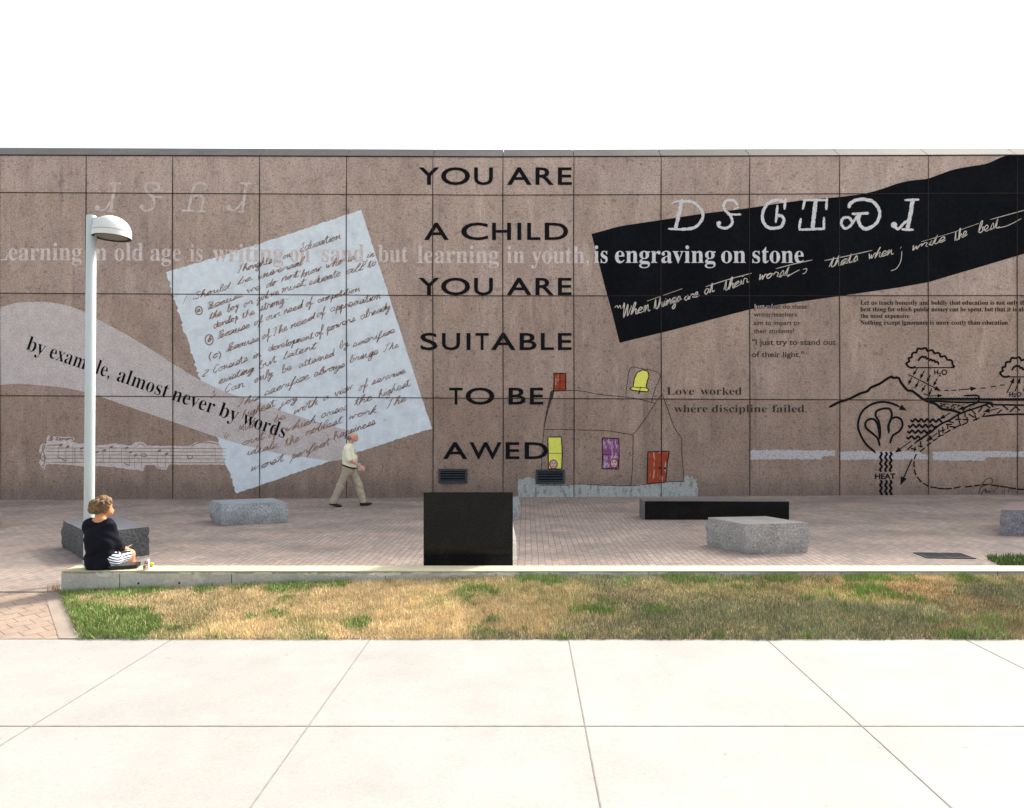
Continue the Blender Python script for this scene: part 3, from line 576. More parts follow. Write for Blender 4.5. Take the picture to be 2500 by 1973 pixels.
for hx, hy, sx_, sy_ in ((478, 1246, 455, 1340), (535, 1258, 517, 1372), (645, 1272, 645, 1350), (765, 1300, 762, 1400), (822, 1288, 815, 1390), (875, 1262, 862, 1360), (998, 1268, 982, 1395), (1030, 1302, 1018, 1405), (1067, 1326, 1060, 1425), (1255, 1290, 1240, 1420), (1312, 1315, 1302, 1425)):
    ink.poly([(hx + 15 * math.cos(t) , hy + 9 * math.sin(t) - 4 * math.cos(t)) for t in np.linspace(0, 2 * math.pi, 12)[:-1]]); ink.stroke([(hx - 12, hy), (sx_, sy_)], 1.5)
for hx, hy in ((1133, 1326), (1495, 1340)): ink.ring((hx, hy), 22, 11, 1.8)
ink.stroke([(1112, 1330), (1115, 1430)], 1.5); ink.stroke([(455, 1338), (518, 1370)], 4); ink.stroke([(982, 1393), (1018, 1405)], 4); ink.stroke([(1240, 1420), (1302, 1427)], 2)
ink.stroke([(375, 1248), (490, 1243)], 4); ink.stroke([(1075, 1258), (1105, 1236), (1142, 1256)], 1.6); ink.stroke([(1505, 1252), (1600, 1222), (1725, 1242)], 1.8)
hand(ink, 'Bb tenor', (378, 1210), (575, 1205), 15, 1.7, .25, .3)
ink.build('music_notes', M['staff_ink'], .0035, ms)
# house drawing
C6 = (1000, 880, 3.006); ink = Ink(*C6)
for p in ([(1145, 220), (1250, 225), (1400, 250), (1585, 268), (1690, 285), (1800, 318)], [(985, 508), (1100, 504), (1200, 508), (1430, 514), (1540, 532), (1640, 545)], [(1640, 545), (1720, 440), (1800, 320), (1852, 246)], [(1852, 246), (1900, 370), (1945, 495), (1995, 570)], [(1995, 570), (2000, 700), (2015, 890)],
          [(1640, 545), (1640, 640), (1635, 790), (1622, 920)], [(985, 508), (975, 640), (966, 790), (958, 915)], [(958, 915), (1140, 915), (1250, 908), (1420, 915), (1622, 920), (1750, 905), (1880, 895), (2015, 890)],
          [(1583, 266), (1600, 160), (1620, 56), (1700, 62), (1838, 98), (1800, 210), (1775, 303)]): ink.stroke([(a_ + random.uniform(-2, 2), b_ + random.uniform(-2, 2)) for a_, b_ in p], 1.5, jag=.4)
ink.stroke([(1052, 228), (1030, 300), (1015, 350)], [9, 7, 5], jag=.3); ink.stroke([(1040, 230), (1028, 290)], 5, jag=.3); ink.stroke([(1015, 350), (1000, 420), (985, 508)], [4.5, 3, 2.2])
ink.build('house_drawing_lines', M['grey_letters'], .006, label='thin black outline of a child drawn house')
hd = Ink(*C6); hd.poly([(797, 882), (812, 872), (830, 874), (850, 858), (866, 862), (882, 848), (888, 868), (925, 866), (925, 905), (1140, 908), (1250, 905), (1420, 913), (1622, 920), (1750, 905), (1880, 893), (2015, 888), (2008, 866), (2038, 842), (2052, 856), (2070, 852), (2080, 868), (2112, 872), (2100, 890), (2116, 905), (2104, 920), (2118, 940), (2116, 1012), (797, 1018)], jag=1.3)
hd.build('painted_grass_strip', M['teal'], .004, label='grey green painted ground under the drawn house')
def colour(name, pts, m, off=.006, jag=.4, label=None, outline=True):
    i_ = Ink(*C6); i_.poly(pts, jag); o_ = i_.build(name, M[m], off, label=label)
    if outline:
        i_ = Ink(*C6); i_.stroke(list(pts) + [pts[0]], 2.2, False, jag=.3); i_.build('outline', M['black'], off + .002, o_)
    return o_
ch = colour('painted_chimney', [(1058, 93), (1146, 96), (1145, 220), (1056, 225), (1060, 150)], 'brickred', label='rust red chimney of the drawn house')
i_ = Ink(*C6); i_.stroke([(1104, 95), (1103, 220)], 2); i_.stroke([(1060, 157), (1143, 158)], 2)
for q in range(6): i_.stroke([(1062, 105 + q * 20), (1140, 108 + q * 20)], 1)
i_.build('pane_lines', M['black'], .0085, ch)
be = colour('painted_bell', [(1640, 195), (1650, 130), (1672, 88), (1712, 70), (1748, 82), (1756, 115), (1742, 160), (1735, 200), (1756, 215), (1745, 230), (1690, 226), (1640, 220), (1614, 205)], 'yellow', label='yellow bell in a tilted frame above the drawn roof')
i_ = Ink(*C6); i_.stroke([(1640, 195), (1690, 200), (1735, 200)], 1.8); i_.stroke([(1694, 197), (1684, 240)], 3); i_.stroke([(1688, 232), (1682, 242)], 5); i_.build('clapper', M['black'], .0085, be)
def face(parent, c):
    a = Ink(*C6); a.poly([(c[0] + 24 * math.cos(t), c[1] + 28 * math.sin(t)) for t in np.linspace(0, 6.28, 14)[:-1]]); fo = a.build('painted_face', M['face'], .0095, parent)
    a = Ink(*C6); a.ring(c, 26, 30, 2.6); a.build('painted_hair', M['red_line'], .0105, parent)
    a = Ink(*C6); a.dot((c[0] - 10, c[1] - 8), 5); a.dot((c[0] + 10, c[1] - 8), 5); a.build('painted_eyes', M['blue_dot'], .0105, parent)
    a = Ink(*C6); a.stroke([(c[0] - 8, c[1] + 14), (c[0], c[1] + 17), (c[0] + 8, c[1] + 13)], 1.6); a.build('painted_mouth', M['red_line'], .0105, parent)
wy = colour('painted_window', [(1015, 563), (1112, 563), (1120, 680), (1115, 796), (1020, 796), (1018, 680)], 'yellow', .012, label='yellow window with a small face in it')
i_ = Ink(*C6); i_.stroke([(1018, 681), (1118, 682)], 2); i_.build('pane_line', M['black'], .0142, wy)
wp = colour('painted_window', [(1413, 568), (1535, 574), (1538, 700), (1533, 796), (1413, 794), (1416, 690)], 'purple', label='purple window with a small red haired face in it')
i_ = Ink(*C6); i_.stroke([(1418, 690), (1536, 696)], 2); i_.build('pane_line', M['black'], .0085, wp)
def face2(parent, c, off):
    a = Ink(*C6); a.poly([(c[0] + 25 * math.cos(t), c[1] + 29 * math.sin(t)) for t in np.linspace(0, 6.28, 14)[:-1]]); a.build('painted_face', M['face'], off, parent)
    a = Ink(*C6); a.ring(c, 27, 31, 2.8); a.build('painted_hair', M['red_line'], off + .001, parent)
    a = Ink(*C6); a.dot((c[0] - 10, c[1] - 8), 5.5); a.dot((c[0] + 10, c[1] - 8), 5.5); a.build('painted_eyes', M['blue_dot'], off + .001, parent)
    a = Ink(*C6); a.stroke([(c[0] - 8, c[1] + 14), (c[0], c[1] + 17), (c[0] + 8, c[1] + 13)], 1.6); a.stroke([(c[0], c[1] - 4), (c[0] - 2, c[1] + 6)], 1.2); a.build('painted_mouth', M['red_line'], off + .0012, parent)
face2(wy, (1056, 762), .0145); face2(wp, (1500, 755), .0088)
dr = colour('painted_door', [(1747, 672), (1820, 668), (1906, 666), (1890, 760), (1880, 893), (1742, 907), (1745, 780)], 'brickred', label='rust red door of the drawn house with two black knobs')
i_ = Ink(*C6); i_.dot((1833, 792), 7); i_.dot((1874, 792), 8); i_.build('door_knobs', M['black'], .0085, dr)
# chalky strips
ink = Ink()
ink.poly([(1830.6, 1099), (1900, 1098), (1980, 1100), (2039, 1099.5), (2038, 1113.5), (2008, 1114), (2006, 1122), (1900, 1121.5), (1831, 1122.5)], 1.4, True, 3)
ink.poly([(2050.5, 1103), (2100, 1101), (2245, 1103), (2252, 1109.5), (2267, 1110), (2266, 1122), (2150, 1121.5), (2050.5, 1123)], 1.4, True, 3)
ink.poly([(2277, 1102.5), (2400, 1101.5), (2560, 1103), (2560, 1116), (2406, 1116.5), (2404, 1125), (2278, 1124)], 1.4, True, 3)
ink.build('chalky_strips', M['chalk'], .003, label='ragged pale lavender strips low on the right of the wall')
# water cycle drawing
C4 = (2000, 820, 4.066); ink = Ink(*C4); ink.wm = 1.45
for p, w in (([(105, 705), (195, 660), (300, 625), (400, 575), (475, 550), (515, 512), (600, 475), (670, 428), (718, 405), (735, 418), (785, 418), (815, 470), (875, 540), (915, 545), (960, 575), (1035, 632), (1090, 655), (1160, 680), (1215, 725), (1320, 740), (1405, 768)], 4.2),
             ([(555, 1158), (460, 1070), (400, 960), (385, 870), (420, 760), (500, 690), (600, 658), (700, 665), (790, 700)], 3.6),
             ([(600, 1088), (580, 1020), (530, 970), (470, 920), (457, 870), (490, 830), (540, 828), (575, 870), (590, 930), (600, 1020)], 3.6), ([(600, 1020), (605, 940), (590, 850), (560, 790), (580, 740), (680, 720), (718, 760), (712, 830), (685, 890), (690, 960)], 3.6),
             ([(690, 960), (690, 890), (710, 830), (760, 808), (810, 830), (826, 890), (790, 950), (730, 990), (703, 1060)], 3.6),
             ([(1065, 645), (1200, 652), (1400, 660), (1690, 662), (1720, 682), (1850, 685), (2080, 690)], 3), ([(1640, 800), (1800, 782), (2080, 778)], 3), ([(1180, 1080), (1080, 1000)], .1),
             ([(1435, 595), (1560, 592), (1588, 620), (1570, 660), (1500, 690), (1420, 722)], 3), ([(945, 1065), (1100, 960), (1200, 880), (1300, 832), (1405, 768), (1560, 715), (1690, 670)], 3.2)):
    if w > 1: ink.stroke(p, w)
cl = []
for ox, oy, s_ in ((0, 0, 1.0), (930, 92, 1.0)):
    arc = [(880, 305), (868, 280), (895, 255), (920, 245), (918, 215), (950, 195), (965, 165), (1000, 150), (1018, 132), (1045, 150), (1075, 155), (1110, 165), (1145, 175), (1170, 195), (1205, 210), (1240, 225), (1270, 240), (1300, 265), (1322, 285), (1312, 315)]
    arc = arc[::2] + [arc[-1]]
    for a, b in zip(arc, arc[1:]):
        m_ = ((a[0] + b[0]) / 2, (a[1] + b[1]) / 2); d = (b[0] - a[0], b[1] - a[1]); l = math.hypot(*d); n_ = (d[1] / l * 24, -d[0] / l * 24)
        ink.stroke([(a[0] + ox, a[1] + oy), (m_[0] + n_[0] + ox, m_[1] + n_[1] + oy), (b[0] + ox, b[1] + oy)], 3.4)
    ink.stroke([(880 + ox, 305 + oy), (920 + ox, 318 + oy), (950 + ox, 308 + oy)], 3.4); ink.stroke([(940 + ox, 316 + oy), (1310 + ox, 316 + oy)], 3.4)
    arc = [(985, 245), (1005, 220), (1035, 215), (1065, 230), (1090, 245), (1120, 250), (1150, 262), (1185, 282)]
    for a, b in zip(arc, arc[1:]): ink.stroke([(a[0] + ox, a[1] + oy), ((a[0] + b[0]) / 2 + 5 + ox, (a[1] + b[1]) / 2 - 14 + oy), (b[0] + ox, b[1] + oy)], 3.2)
for a, b in (((968, 330), (935, 385)), ((1038, 355), (1005, 415)), ((1100, 395), (1072, 450)), ((1168, 430), (1136, 490)), ((915, 420), (888, 475)), ((985, 455), (955, 510)), ((1050, 495), (1020, 548)), ((1115, 530), (1085, 588))): ink.arrow(a, b, 3.2, 24)
ink.arrow((888, 385), (1190, 538), 3, 34); ink.arrow((1042, 578), (1100, 597), 3, 2); ink.arrow((1095, 597), (1210, 594), 3, 28); ink.arrow((790, 700), (850, 732), 3.4, 40); ink.arrow((1390, 537), (1545, 522), 3, 34)
ink.arrow((1465, 700), (1395, 728), 3, 30); ink.arrow((1775, 722), (1645, 750), 3, 34); ink.arrow((1295, 768), (1205, 820), 3, 32); ink.arrow((905, 1048), (765, 1150), 3, 34); ink.arrow((1165, 970), (1075, 1035), 3, 36); ink.arrow((915, 1232), (815, 1460), 3.6, 44)
ink.arrow((1865, 562), (1930, 430), 3, 30); ink.arrow((1945, 545), (1990, 430), 3, 30); ink.arrow((2025, 545), (2060, 430), 3, 30)
for a, b in (((1245, 541), (1275, 541)), ((1315, 541), (1355, 540)), ((1610, 520), (1640, 518)), ((1710, 505), (1745, 500)), ((1800, 490), (1835, 487))): ink.stroke([a, b], 3, False)
def wav(x0, x1, y0, amp, per, w, vert=False, tilt=0):
    n_ = max(4, int((x1 - x0) / per * 4)); q = [(x0 + (x1 - x0) * i / n_, y0 + tilt * i / n_ + amp * math.sin(i * math.pi / 2)) for i in range(n_ + 1)]
    ink.stroke([(b, a) for a, b in q] if vert else q, w)
wav(1055, 1590, 625, 5, 26, 3); wav(1590, 2080, 630, 5, 26, 3)
for yy, a, b in ((838, 910, 1215), (893, 885, 1160), (950, 878, 1115), (1008, 868, 1040)): wav(a, b, yy, 14, 58, 3.4, tilt=4)
for xx in (612, 662, 708): wav(1158, 1345, xx, 9, 58, 3.6, True); wav(1438, 1585, xx, 9, 58, 3.6, True)
tt = random.Random(5)
for i in range(80):                                                     # sediment dots
    a = 1200 + 370 * tt.random(); lo = 668; hi = min(745, 690 + (a - 1180) * .28); b = lo + (hi - lo) * tt.random()
    if b < 768 - max(0, (a - 1405)) * .42: ink.stroke([(a, b + 4), (a + 9, b)], 2.0, False)
for a, b in (((1655, 690), (1690, 712)), ((1690, 668), (1720, 700)), ((1585, 752), (1610, 715)), ((1520, 745), (1545, 770)), ((1830, 698), (1870, 730)), ((1895, 750), (1935, 715)), ((1950, 705), (1985, 735)), ((1770, 765), (1805, 740)), ((1490, 780), (1530, 805)), ((1535, 838), (1580, 818)), ((1545, 790), (1560, 830)), ((1445, 770), (1447, 800)), ((1380, 795), (1382, 830)), ((1360, 830), (1400, 828)), ((1430, 830), (1475, 832)), ((1465, 815), (1470, 850)), ((1420, 885), (1460, 865)), ((1390, 850), (1400, 885)), ((1335, 918), (1385, 892)),
             ((1300, 900), (1355, 905)), ((1285, 850), (1325, 860)), ((1265, 880), (1310, 878)), ((1275, 882), (1275, 915)), ((1225, 912), (1228, 955)), ((1205, 945), (1240, 935)), ((1185, 940), (1190, 985)), ((1185, 1000), (1225, 985)), ((1250, 965), (1295, 940)), ((1135, 1040), (1165, 1022)), ((1075, 1085), (1105, 1065)), ((1005, 1055), (1010, 1100)), ((990, 1095), (1018, 1100)), ((880, 1125), (918, 1090)), ((920, 1120), (955, 1128)), ((1005, 1145), (1038, 1118)), ((1625, 800), (1640, 775)), ((945, 1140), (950, 1110))): ink.stroke([a, b], 4, False)
for a, b in (((960, 1180), (945, 1215)), ((940, 1255), (940, 1295)), ((945, 1335), (955, 1372)), ((978, 1408), (1008, 1445)), ((1040, 1468), (1075, 1488)), ((1110, 1500), (1160, 1508)), ((1185, 1514), (1235, 1518)), ((1258, 1518), (1305, 1516)), ((1345, 1510), (1395, 1500)), ((1455, 1500), (1510, 1492)), ((1545, 1488), (1590, 1482)), ((1620, 1478), (1680, 1474)), ((1715, 1482), (1780, 1490)), ((1805, 1495), (1860, 1502)), ((1880, 1508), (1945, 1515)), ((1975, 1522), (2060, 1526))): ink.stroke([a, b], 4, False)
ink.build('water_cycle_drawing', M['black'], .007, label='bold black line drawing of mountain, clouds and flowing water')
ink = Ink(*C4)
HW = lambda t, x0, x1, base, h: letter(ink, t, *[ink.T((x, 0))[0] for x in (x0, x1)], ink.T((0, base))[1], h / 4.066, 'E', False, .03)
HW('HEAT', 553, 755, 1420, 52); HW('H', 1140, 1180, 385, 48); HW('2', 1183, 1208, 400, 34); HW('O', 1212, 1268, 388, 52); HW('H', 1885, 1925, 602, 42); HW('2', 1928, 1952, 605, 34); HW('O', 1955, 2008, 602, 42)
ink.build('diagram_letters', M['black'], .0085, label='hand printed letters HEAT and H2O in the drawing')
ink = Ink(*C4)
for p in ([(1580, 1570), (1600, 1510), (1640, 1440), (1690, 1410), (1720, 1432), (1710, 1465), (1660, 1480), (1610, 1500)], [(1660, 1515), (1620, 1545), (1612, 1580)], [(1640, 1550), (1655, 1530), (1660, 1560), (1680, 1535), (1690, 1560), (1705, 1540)], [(1700, 1510), (1760, 1565)], [(1720, 1560), (1770, 1500)], [(1820, 1530), (1815, 1560)], [(1838, 1528), (1834, 1560)], [(1880, 1525), (1872, 1560)], [(1880, 1528), (1945, 1530)], [(1878, 1545), (1920, 1545)]): ink.stroke(p, 1.8)
ink.build('signature', M['grey_letters'], .0085)
# sealant in the joints between the panels
ink = Ink()
for X in COLS[1:-1]: ink.stroke([(X + .6 * math.sin(Y / 130), Y) for Y in np.linspace(rowY(0, X), 1222, 12)], 2.1, False, raw=True)
for kx in range(4):
    q = [(X, rowY(kx, X)) for X in np.linspace(-633, 3130, 50)]; ink.stroke(q, 3.0 if kx == 0 else 1.9, False, raw=True)
ink.build('panel_joints', M['joint'], .0155, label='dark joint lines between the granite panels')

# ------------------------------------------------------------------ wall vents
def make_vent(x0, x1, z0, z1, label):
    r = empty('wall_vent', ((x0 + x1) / 2, WALL - .017, z0)); w, h = (x1 - x0) / 2, z1 - z0; t = .055
    bm = bmesh.new()
    for q in ((-w, w, 0, t), (-w, w, h - t, h), (-w, -w + t, t, h - t), (w - t, w, t, h - t)): box(bm, q[0], q[1], -.045, 0, q[2], q[3], .004)
    bmo('vent_frame', bm, M['vent'], r)
    bm = bmesh.new(); box(bm, -w + t - .002, w - t + .002, -.006, -.001, t - .002, h - t + .002); bmo('vent_back', bm, M['vent_dark'], r)
    for k in range(4):
        zc = t + (h - 2 * t) * (k + .55) / 4; bm = bmesh.new()
        vs = [bm.verts.new(p) for p in ((-w + t, -.044, zc - .022), (w - t, -.044, zc - .022), (w - t, -.016, zc + .000), (-w + t, -.016, zc + .000), (-w + t, -.044, zc - .010), (w - t, -.044, zc - .010), (w - t, -.016, zc + .012), (-w + t, -.016, zc + .012))]
        for q in ((0, 1, 2, 3), (7, 6, 5, 4), (0, 4, 5, 1), (3, 2, 6, 7)): bm.faces.new([vs[i] for i in q])
        bmo('slat', bm, M['vent'], r)
    tag(r, label, 'vent', 'louvre vents low in the wall')
make_vent(wx(1071), wx(1141), wz(1179.4), wz(1144.5), 'dark metal louvre vent low in the granite wall under the black letters A and W')
make_vent(wx(1308), wx(1378), wz(1181), wz(1146), 'dark metal louvre vent in the wall under the painted yellow window')

# ------------------------------------------------------------------ stones
def stone(name, corner, r_, l_, h, side, topm, rough=.035, seed=0, taper=0.0, top_rough=0.0, chip=None):
    """rough block: near corner plus two edge vectors on the ground"""
    c = Vector((corner[0], corner[1], 0)); rv = Vector((r_[0], r_[1], 0)); lv = Vector((l_[0], l_[1], 0)); rl, ll = rv.length, lv.length
    bm = bmesh.new(); N1, N2, N3 = max(6, int(rl / .045)), max(6, int(ll / .045)), max(6, int(h / .045))
    vd = {}
    def V(i, j, k):
        if (i, j, k) not in vd: vd[(i, j, k)] = bm.verts.new(rv * (i / N1) + lv * (j / N2) + Vector((0, 0, h * k / N3)))
        return vd[(i, j, k)]
    def F(a, mi): f0 = bm.faces.new(a); f0.material_index = mi; f0.smooth = mi == 0
    for i in range(N1):
        for k in range(N3):
            F((V(i, 0, k), V(i + 1, 0, k), V(i + 1, 0, k + 1), V(i, 0, k + 1)), 0); F((V(i, N2, k + 1), V(i + 1, N2, k + 1), V(i + 1, N2, k), V(i, N2, k)), 0)
    for j in range(N2):
        for k in range(N3):
            F((V(0, j + 1, k), V(0, j, k), V(0, j, k + 1), V(0, j + 1, k + 1)), 0); F((V(N1, j, k), V(N1, j + 1, k), V(N1, j + 1, k + 1), V(N1, j, k + 1)), 0)
    for i in range(N1):
        for j in range(N2): F((V(i, j, N3), V(i + 1, j, N3), V(i + 1, j + 1, N3), V(i, j + 1, N3)), 1)
    ctr = (rv + lv) / 2; rn, ln = rv.normalized(), lv.normalized()
    for (i, j, k), q in vd.items():
        sgn_r = -1 if i == 0 else (1 if i == N1 else 0); sgn_l = -1 if j == 0 else (1 if j == N2 else 0)
        if not (sgn_r or sgn_l): continue
        p = q.co + Vector((seed * 7.1, 0, 0)); t = k / N3
        d = rough * (.9 * mnoise.noise(p * 2.2) + .8 * mnoise.noise(p * 6) + .75 * mnoise.noise(p * 14)); bul = taper * math.sin(math.pi * min(1, t * 1.05)) 
        if k == N3: d *= .5; bul = 0
        q.co += (rn * sgn_r + ln * sgn_l) * (d + bul)
        if chip: chip(q, t)
    o = bmo(name, bm, side); o.data.materials.append(topm); es = o.modifiers.new('edges', 'EDGE_SPLIT'); es.split_angle = R(48); o.location = c - Vector((0, 0, .012)) + Vector((0, 0, gz(c.x, c.y)))
    return o
GRP = 'stone blocks set on the plaza'
tag(stone('stone_block', (-6.44, 9.78), (.56, .54), (-1.22, 1.19), .45, M['rock_dark'], M['top_dark'], .018, 1, .012), 'dark grey rough stone block behind the seated woman beside the lamp post', 'stone block', GRP)
tag(stone('stone_block', (-6.06, 13.24), (1.09, .43), (-.52, .66), .44, M['rock_grey'], M['top_grey'], .03, 2, .04), 'light grey rough granite block left of the walking man, with a smooth pale top', 'stone block', GRP)
tag(stone('stone_block', (3.425, 10.37), (1.03, .14), (-.40, .74), .475, M['rock_pale'], M['top_pale'], .03, 3, .03), 'pale speckled granite block in front of the long black bench', 'stone block', GRP)
tag(stone('stone_block', (8.55, 11.94), (1.5, -.06), (1.06, 1.25), .47, M['rock_pink'], M['top_pink'], .03, 4, .02), 'rough block with a pinkish top cut off at the right edge of the photo', 'stone block', GRP)
tag(stone('stone_block', (-11.29, 13.0), (1.0, .0), (-.85, .9), .36, M['rock_warm'], M['top_pink'], .03, 5, .02), 'pink block just showing at the left edge of the photo', 'stone block', GRP)
def chip(q, t):
    if q.co.x > 1.25 and t > .45: q.co.z -= .23 * min(1, (q.co.x - 1.25) / .2) * max(0, 1 - q.co.y / .5) * (t - .45) / .55
tag(stone('stone_block', (-1.62, 13.9), (1.44, -.0), (0, .75), .42, M['rock_grey'], M['top_grey'], .03, 6, .01, chip=chip), 'grey granite block almost hidden behind the tall black slab', 'stone block', GRP)
# tall polished slab with a rough wedge back
root = empty('stone_slab', (0, 8.72, 0))
xa, xb, sh = (1034 - VX) * 8.72 / F, (1252 - VX) * 8.72 / F, EYE - (1202 - VY) * 8.72 / F
bm = bmesh.new(); box(bm, xa, xb, 0, .03, -.03, sh, .002); bmo('polished_face', bm, M['polish'], root)
bm = bmesh.new(); N1, N3 = 26, 26; vd = {}
prof = lambda t: .045 + .36 * (1 - t) ** .8
def SV(i, k, back):
    t = k / N3; x_ = xa + .004 + (xb - xa - .008) * i / N1; d = prof(t) if back else .0302
    p = Vector((x_, d, -.03 + (sh + .026) * t)); nn = mnoise.noise(p * 3) * .6 + mnoise.noise(p * 8) * .4
    if back: p.y += .05 * nn * (1 - t * .8)
    e = max(0, .62 - t) / .62; bulge = .055 * math.sin(math.pi * min(1, e * 1.0)) + .03 * nn * e
    if i == N1 and back: p.x += bulge
    if i == 0 and back: p.x -= bulge * .6 * (1 if e > .55 else .2)
    return p
def sv(i, k, b):
    if (i, k, b) not in vd: vd[(i, k, b)] = bm.verts.new(SV(i, k, b))
    return vd[(i, k, b)]
for k in range(N3):
    for i in range(N1): bm.faces.new((sv(i + 1, k, 1), sv(i, k, 1), sv(i, k + 1, 1), sv(i + 1, k + 1, 1)))
    bm.faces.new((sv(N1, k, 0), sv(N1, k, 1), sv(N1, k + 1, 1), sv(N1, k + 1, 0))); bm.faces.new((sv(0, k, 1), sv(0, k, 0), sv(0, k + 1, 0), sv(0, k + 1, 1)))
for i in range(N1): bm.faces.new((sv(i, N3, 0), sv(i + 1, N3, 0), sv(i + 1, N3, 1), sv(i, N3, 1)))
tag(bmo('rough_back', bm, M['rock_pale'], root), 'rough pale split stone back')
tag(root, 'tall upright black polished stone slab standing behind the low ledge', 'stone slab')
# long black bench
root = empty('stone_bench', (2.43, 13.9, gz(4, 13.9) - .02)); root.rotation_euler = (0, 0, math.atan2(-.10, 3.04))
bm = bmesh.new(); box(bm, .002, 3.04, .012, .46, -.03, .415, .006); bmo('bench_block', bm, M['polish_edge'], root)
bm = bmesh.new(); box(bm, .055, 3.038, .0, .0118, -.03, .40, .002); bmo('polished_face', bm, M['polish'], root)
tag(root, 'long low black stone bench with a polished front standing near the wall', 'bench')

# ------------------------------------------------------------------ ledge
root = empty('concrete_ledge', (-5.67, 8.06, 0)); LH = .263; LL = 20.0
bm = bmesh.new(); box(bm, 0, LL, .012, .29, -.15, LH - .012, .02); tag(bmo('ledge_body', bm, M['ledge'], root), 'grey weathered concrete')
bm = bmesh.new(); box(bm, .006, LL, .004, .30, LH - .013, LH, .005); tag(bmo('ledge_top', bm, M['ledge_top'], root), 'cream painted top')
i_ = random.Random(3)
def blob(x0, z0, rx, rz):
    bm = bmesh.new()
    q = [(x0 + rx * math.cos(t) * i_.uniform(.7, 1.15), z0 + rz * math.sin(t) * i_.uniform(.5, 1.2)) for t in np.linspace(0, 2 * math.pi, 22)[:-1]]
    vs = [bm.verts.new((a, .0095 - .0001 * (k_ % 2), min(max(b, .02), LH - .016))) for k_, (a, b) in enumerate(q)]
    c0 = bm.verts.new((x0, .0095, min(z0, LH - .03)))
    for a, b in zip(vs, vs[1:] + vs[:1]): bm.faces.new((a, b, c0))
    bmesh.ops.recalc_face_normals(bm, faces=bm.faces); bmo('paint_patch', bm, M['ledge_paint'], root)
for x0, z0, rx, rz in ((.55, .225, .13, .03), (.8, .235, .18, .012), (1.6, .235, .16, .016), (1.95, .232, .22, .02), (2.5, .235, .15, .016), (3.05, .225, .10, .026), (3.4, .22, .20, .03), (3.95, .225, .22, .03), (4.4, .235, .15, .015), (4.9, .228, .2, .022), (5.4, .225, .25, .028), (5.9, .23, .2, .025), (6.5, .235, .2, .02), (7.2, .23, .3, .02), (8.2, .235, .4, .012), (9.4, .235, .4, .01), (10.6, .235, .5, .01)): blob(x0, z0, rx, rz)
for x0 in (.72, 2.08, 3.95, 5.6, 7.4, 9.3, 11.4): bm = bmesh.new(); box(bm, x0, x0 + .008, .0105, .0125, .0, LH - .015); bmo('crack', bm, M['rim'], root)
for x0, z0 in ((.95, .11), (1.45, .115), (2.25, .11), (3.1, .12)):
    bm = bmesh.new(); lathe(bm, [(.014, 0), (.013, .002)], 12, cap1=True); o = bmo('tie_hole', bm, M['rim'], root); o.rotation_euler = (R(90), 0, 0); o.location = (x0, .0118, z0)
tag(root, 'low concrete ledge with cream painted top between the plaza and the lawn', 'ledge')

# ------------------------------------------------------------------ lamp post
px = (221 - VX) * 8.62 / F; ph = EYE - (527 - VY) * 8.62 / F
root = empty('lamp_post', (px, 8.62, 0))
bm = bmesh.new(); lathe(bm, [(.061, -.02), (.060, 1.5), (.058, ph - .006), (.054, ph)], 32, cap1=True); bmo('pole', bm, M['pole'], root, True)
root.rotation_euler = (0, R(.45), 0); root.location.x -= .025
dx, dy, dz = .235, .05, EYE - (580 - VY) * 8.67 / F
bm = bmesh.new(); rr = .222; pr = [(rr + .004, .0), (rr + .004, .068), (rr - .002, .070), (rr - .002, .075)] + [(rr * math.cos(a) + .002 if a < 1.5 else .012, .076 + .205 * math.sin(a)) for a in np.linspace(0, 1.52, 14)]
lathe(bm, pr, 48, (dx, dy, dz), cap1=True); head = bmo('lamp_head', bm, M['lamp'], root, True)
es = head.modifiers.new('edges', 'EDGE_SPLIT'); es.split_angle = R(40)
bm = bmesh.new(); lathe(bm, [(rr - .028, .012), (.01, .006)], 40, (dx, dy, dz), cap1=True); bmo('lens', bm, M['lens'], head)
bm = bmesh.new(); lathe(bm, [(rr + .003, -.002), (rr - .03, .0), (rr - .03, .012)], 40, (dx, dy, dz)); bmo('rim_gasket', bm, M['rim'], head)
bm = bmesh.new(); lathe(bm, [(rr + .0062, .0685), (rr + .0062, .0735)], 48, (dx, dy, dz)); bmo('seam', bm, M['polish_edge'], head)
bm = bmesh.new(); box(bm, .045, .125, -.045, .055, dz + .082, dz + .24, .006); bmo('bracket', bm, M['lamp'], root)
tag(root, 'tall white lamp post with a half dome lamp head standing behind the seated woman', 'lamp post')

# ------------------------------------------------------------------ drain grate and leaf litter
root = empty('drain_grate', (6.42, 10.2, gz(6.4, 10.2)), R(-4))
bm = bmesh.new(); box(bm, -.36, .36, -.2, .2, .001, .004); bmo('drain_pit', bm, M['rim'], root)
bm = bmesh.new()
for q in ((-.36, .36, -.2, -.17), (-.36, .36, .17, .2), (-.36, -.33, -.17, .17), (.33, .36, -.17, .17), (-.012, .012, -.17, .17)): box(bm, q[0], q[1], q[2], q[3], .0045, .014)
bmo('grate_frame', bm, M['grate'], root)
bm = bmesh.new()
for i in range(26):
    xx = -.32 + .025 * i
    if abs(xx) > .02: box(bm, xx, xx + .01, -.17, .17, .0045, .011)
bmo('grate_bars', bm, M['grate'], root)
tag(root, 'black iron drain grate in the brick paving at the right', 'drain grate')

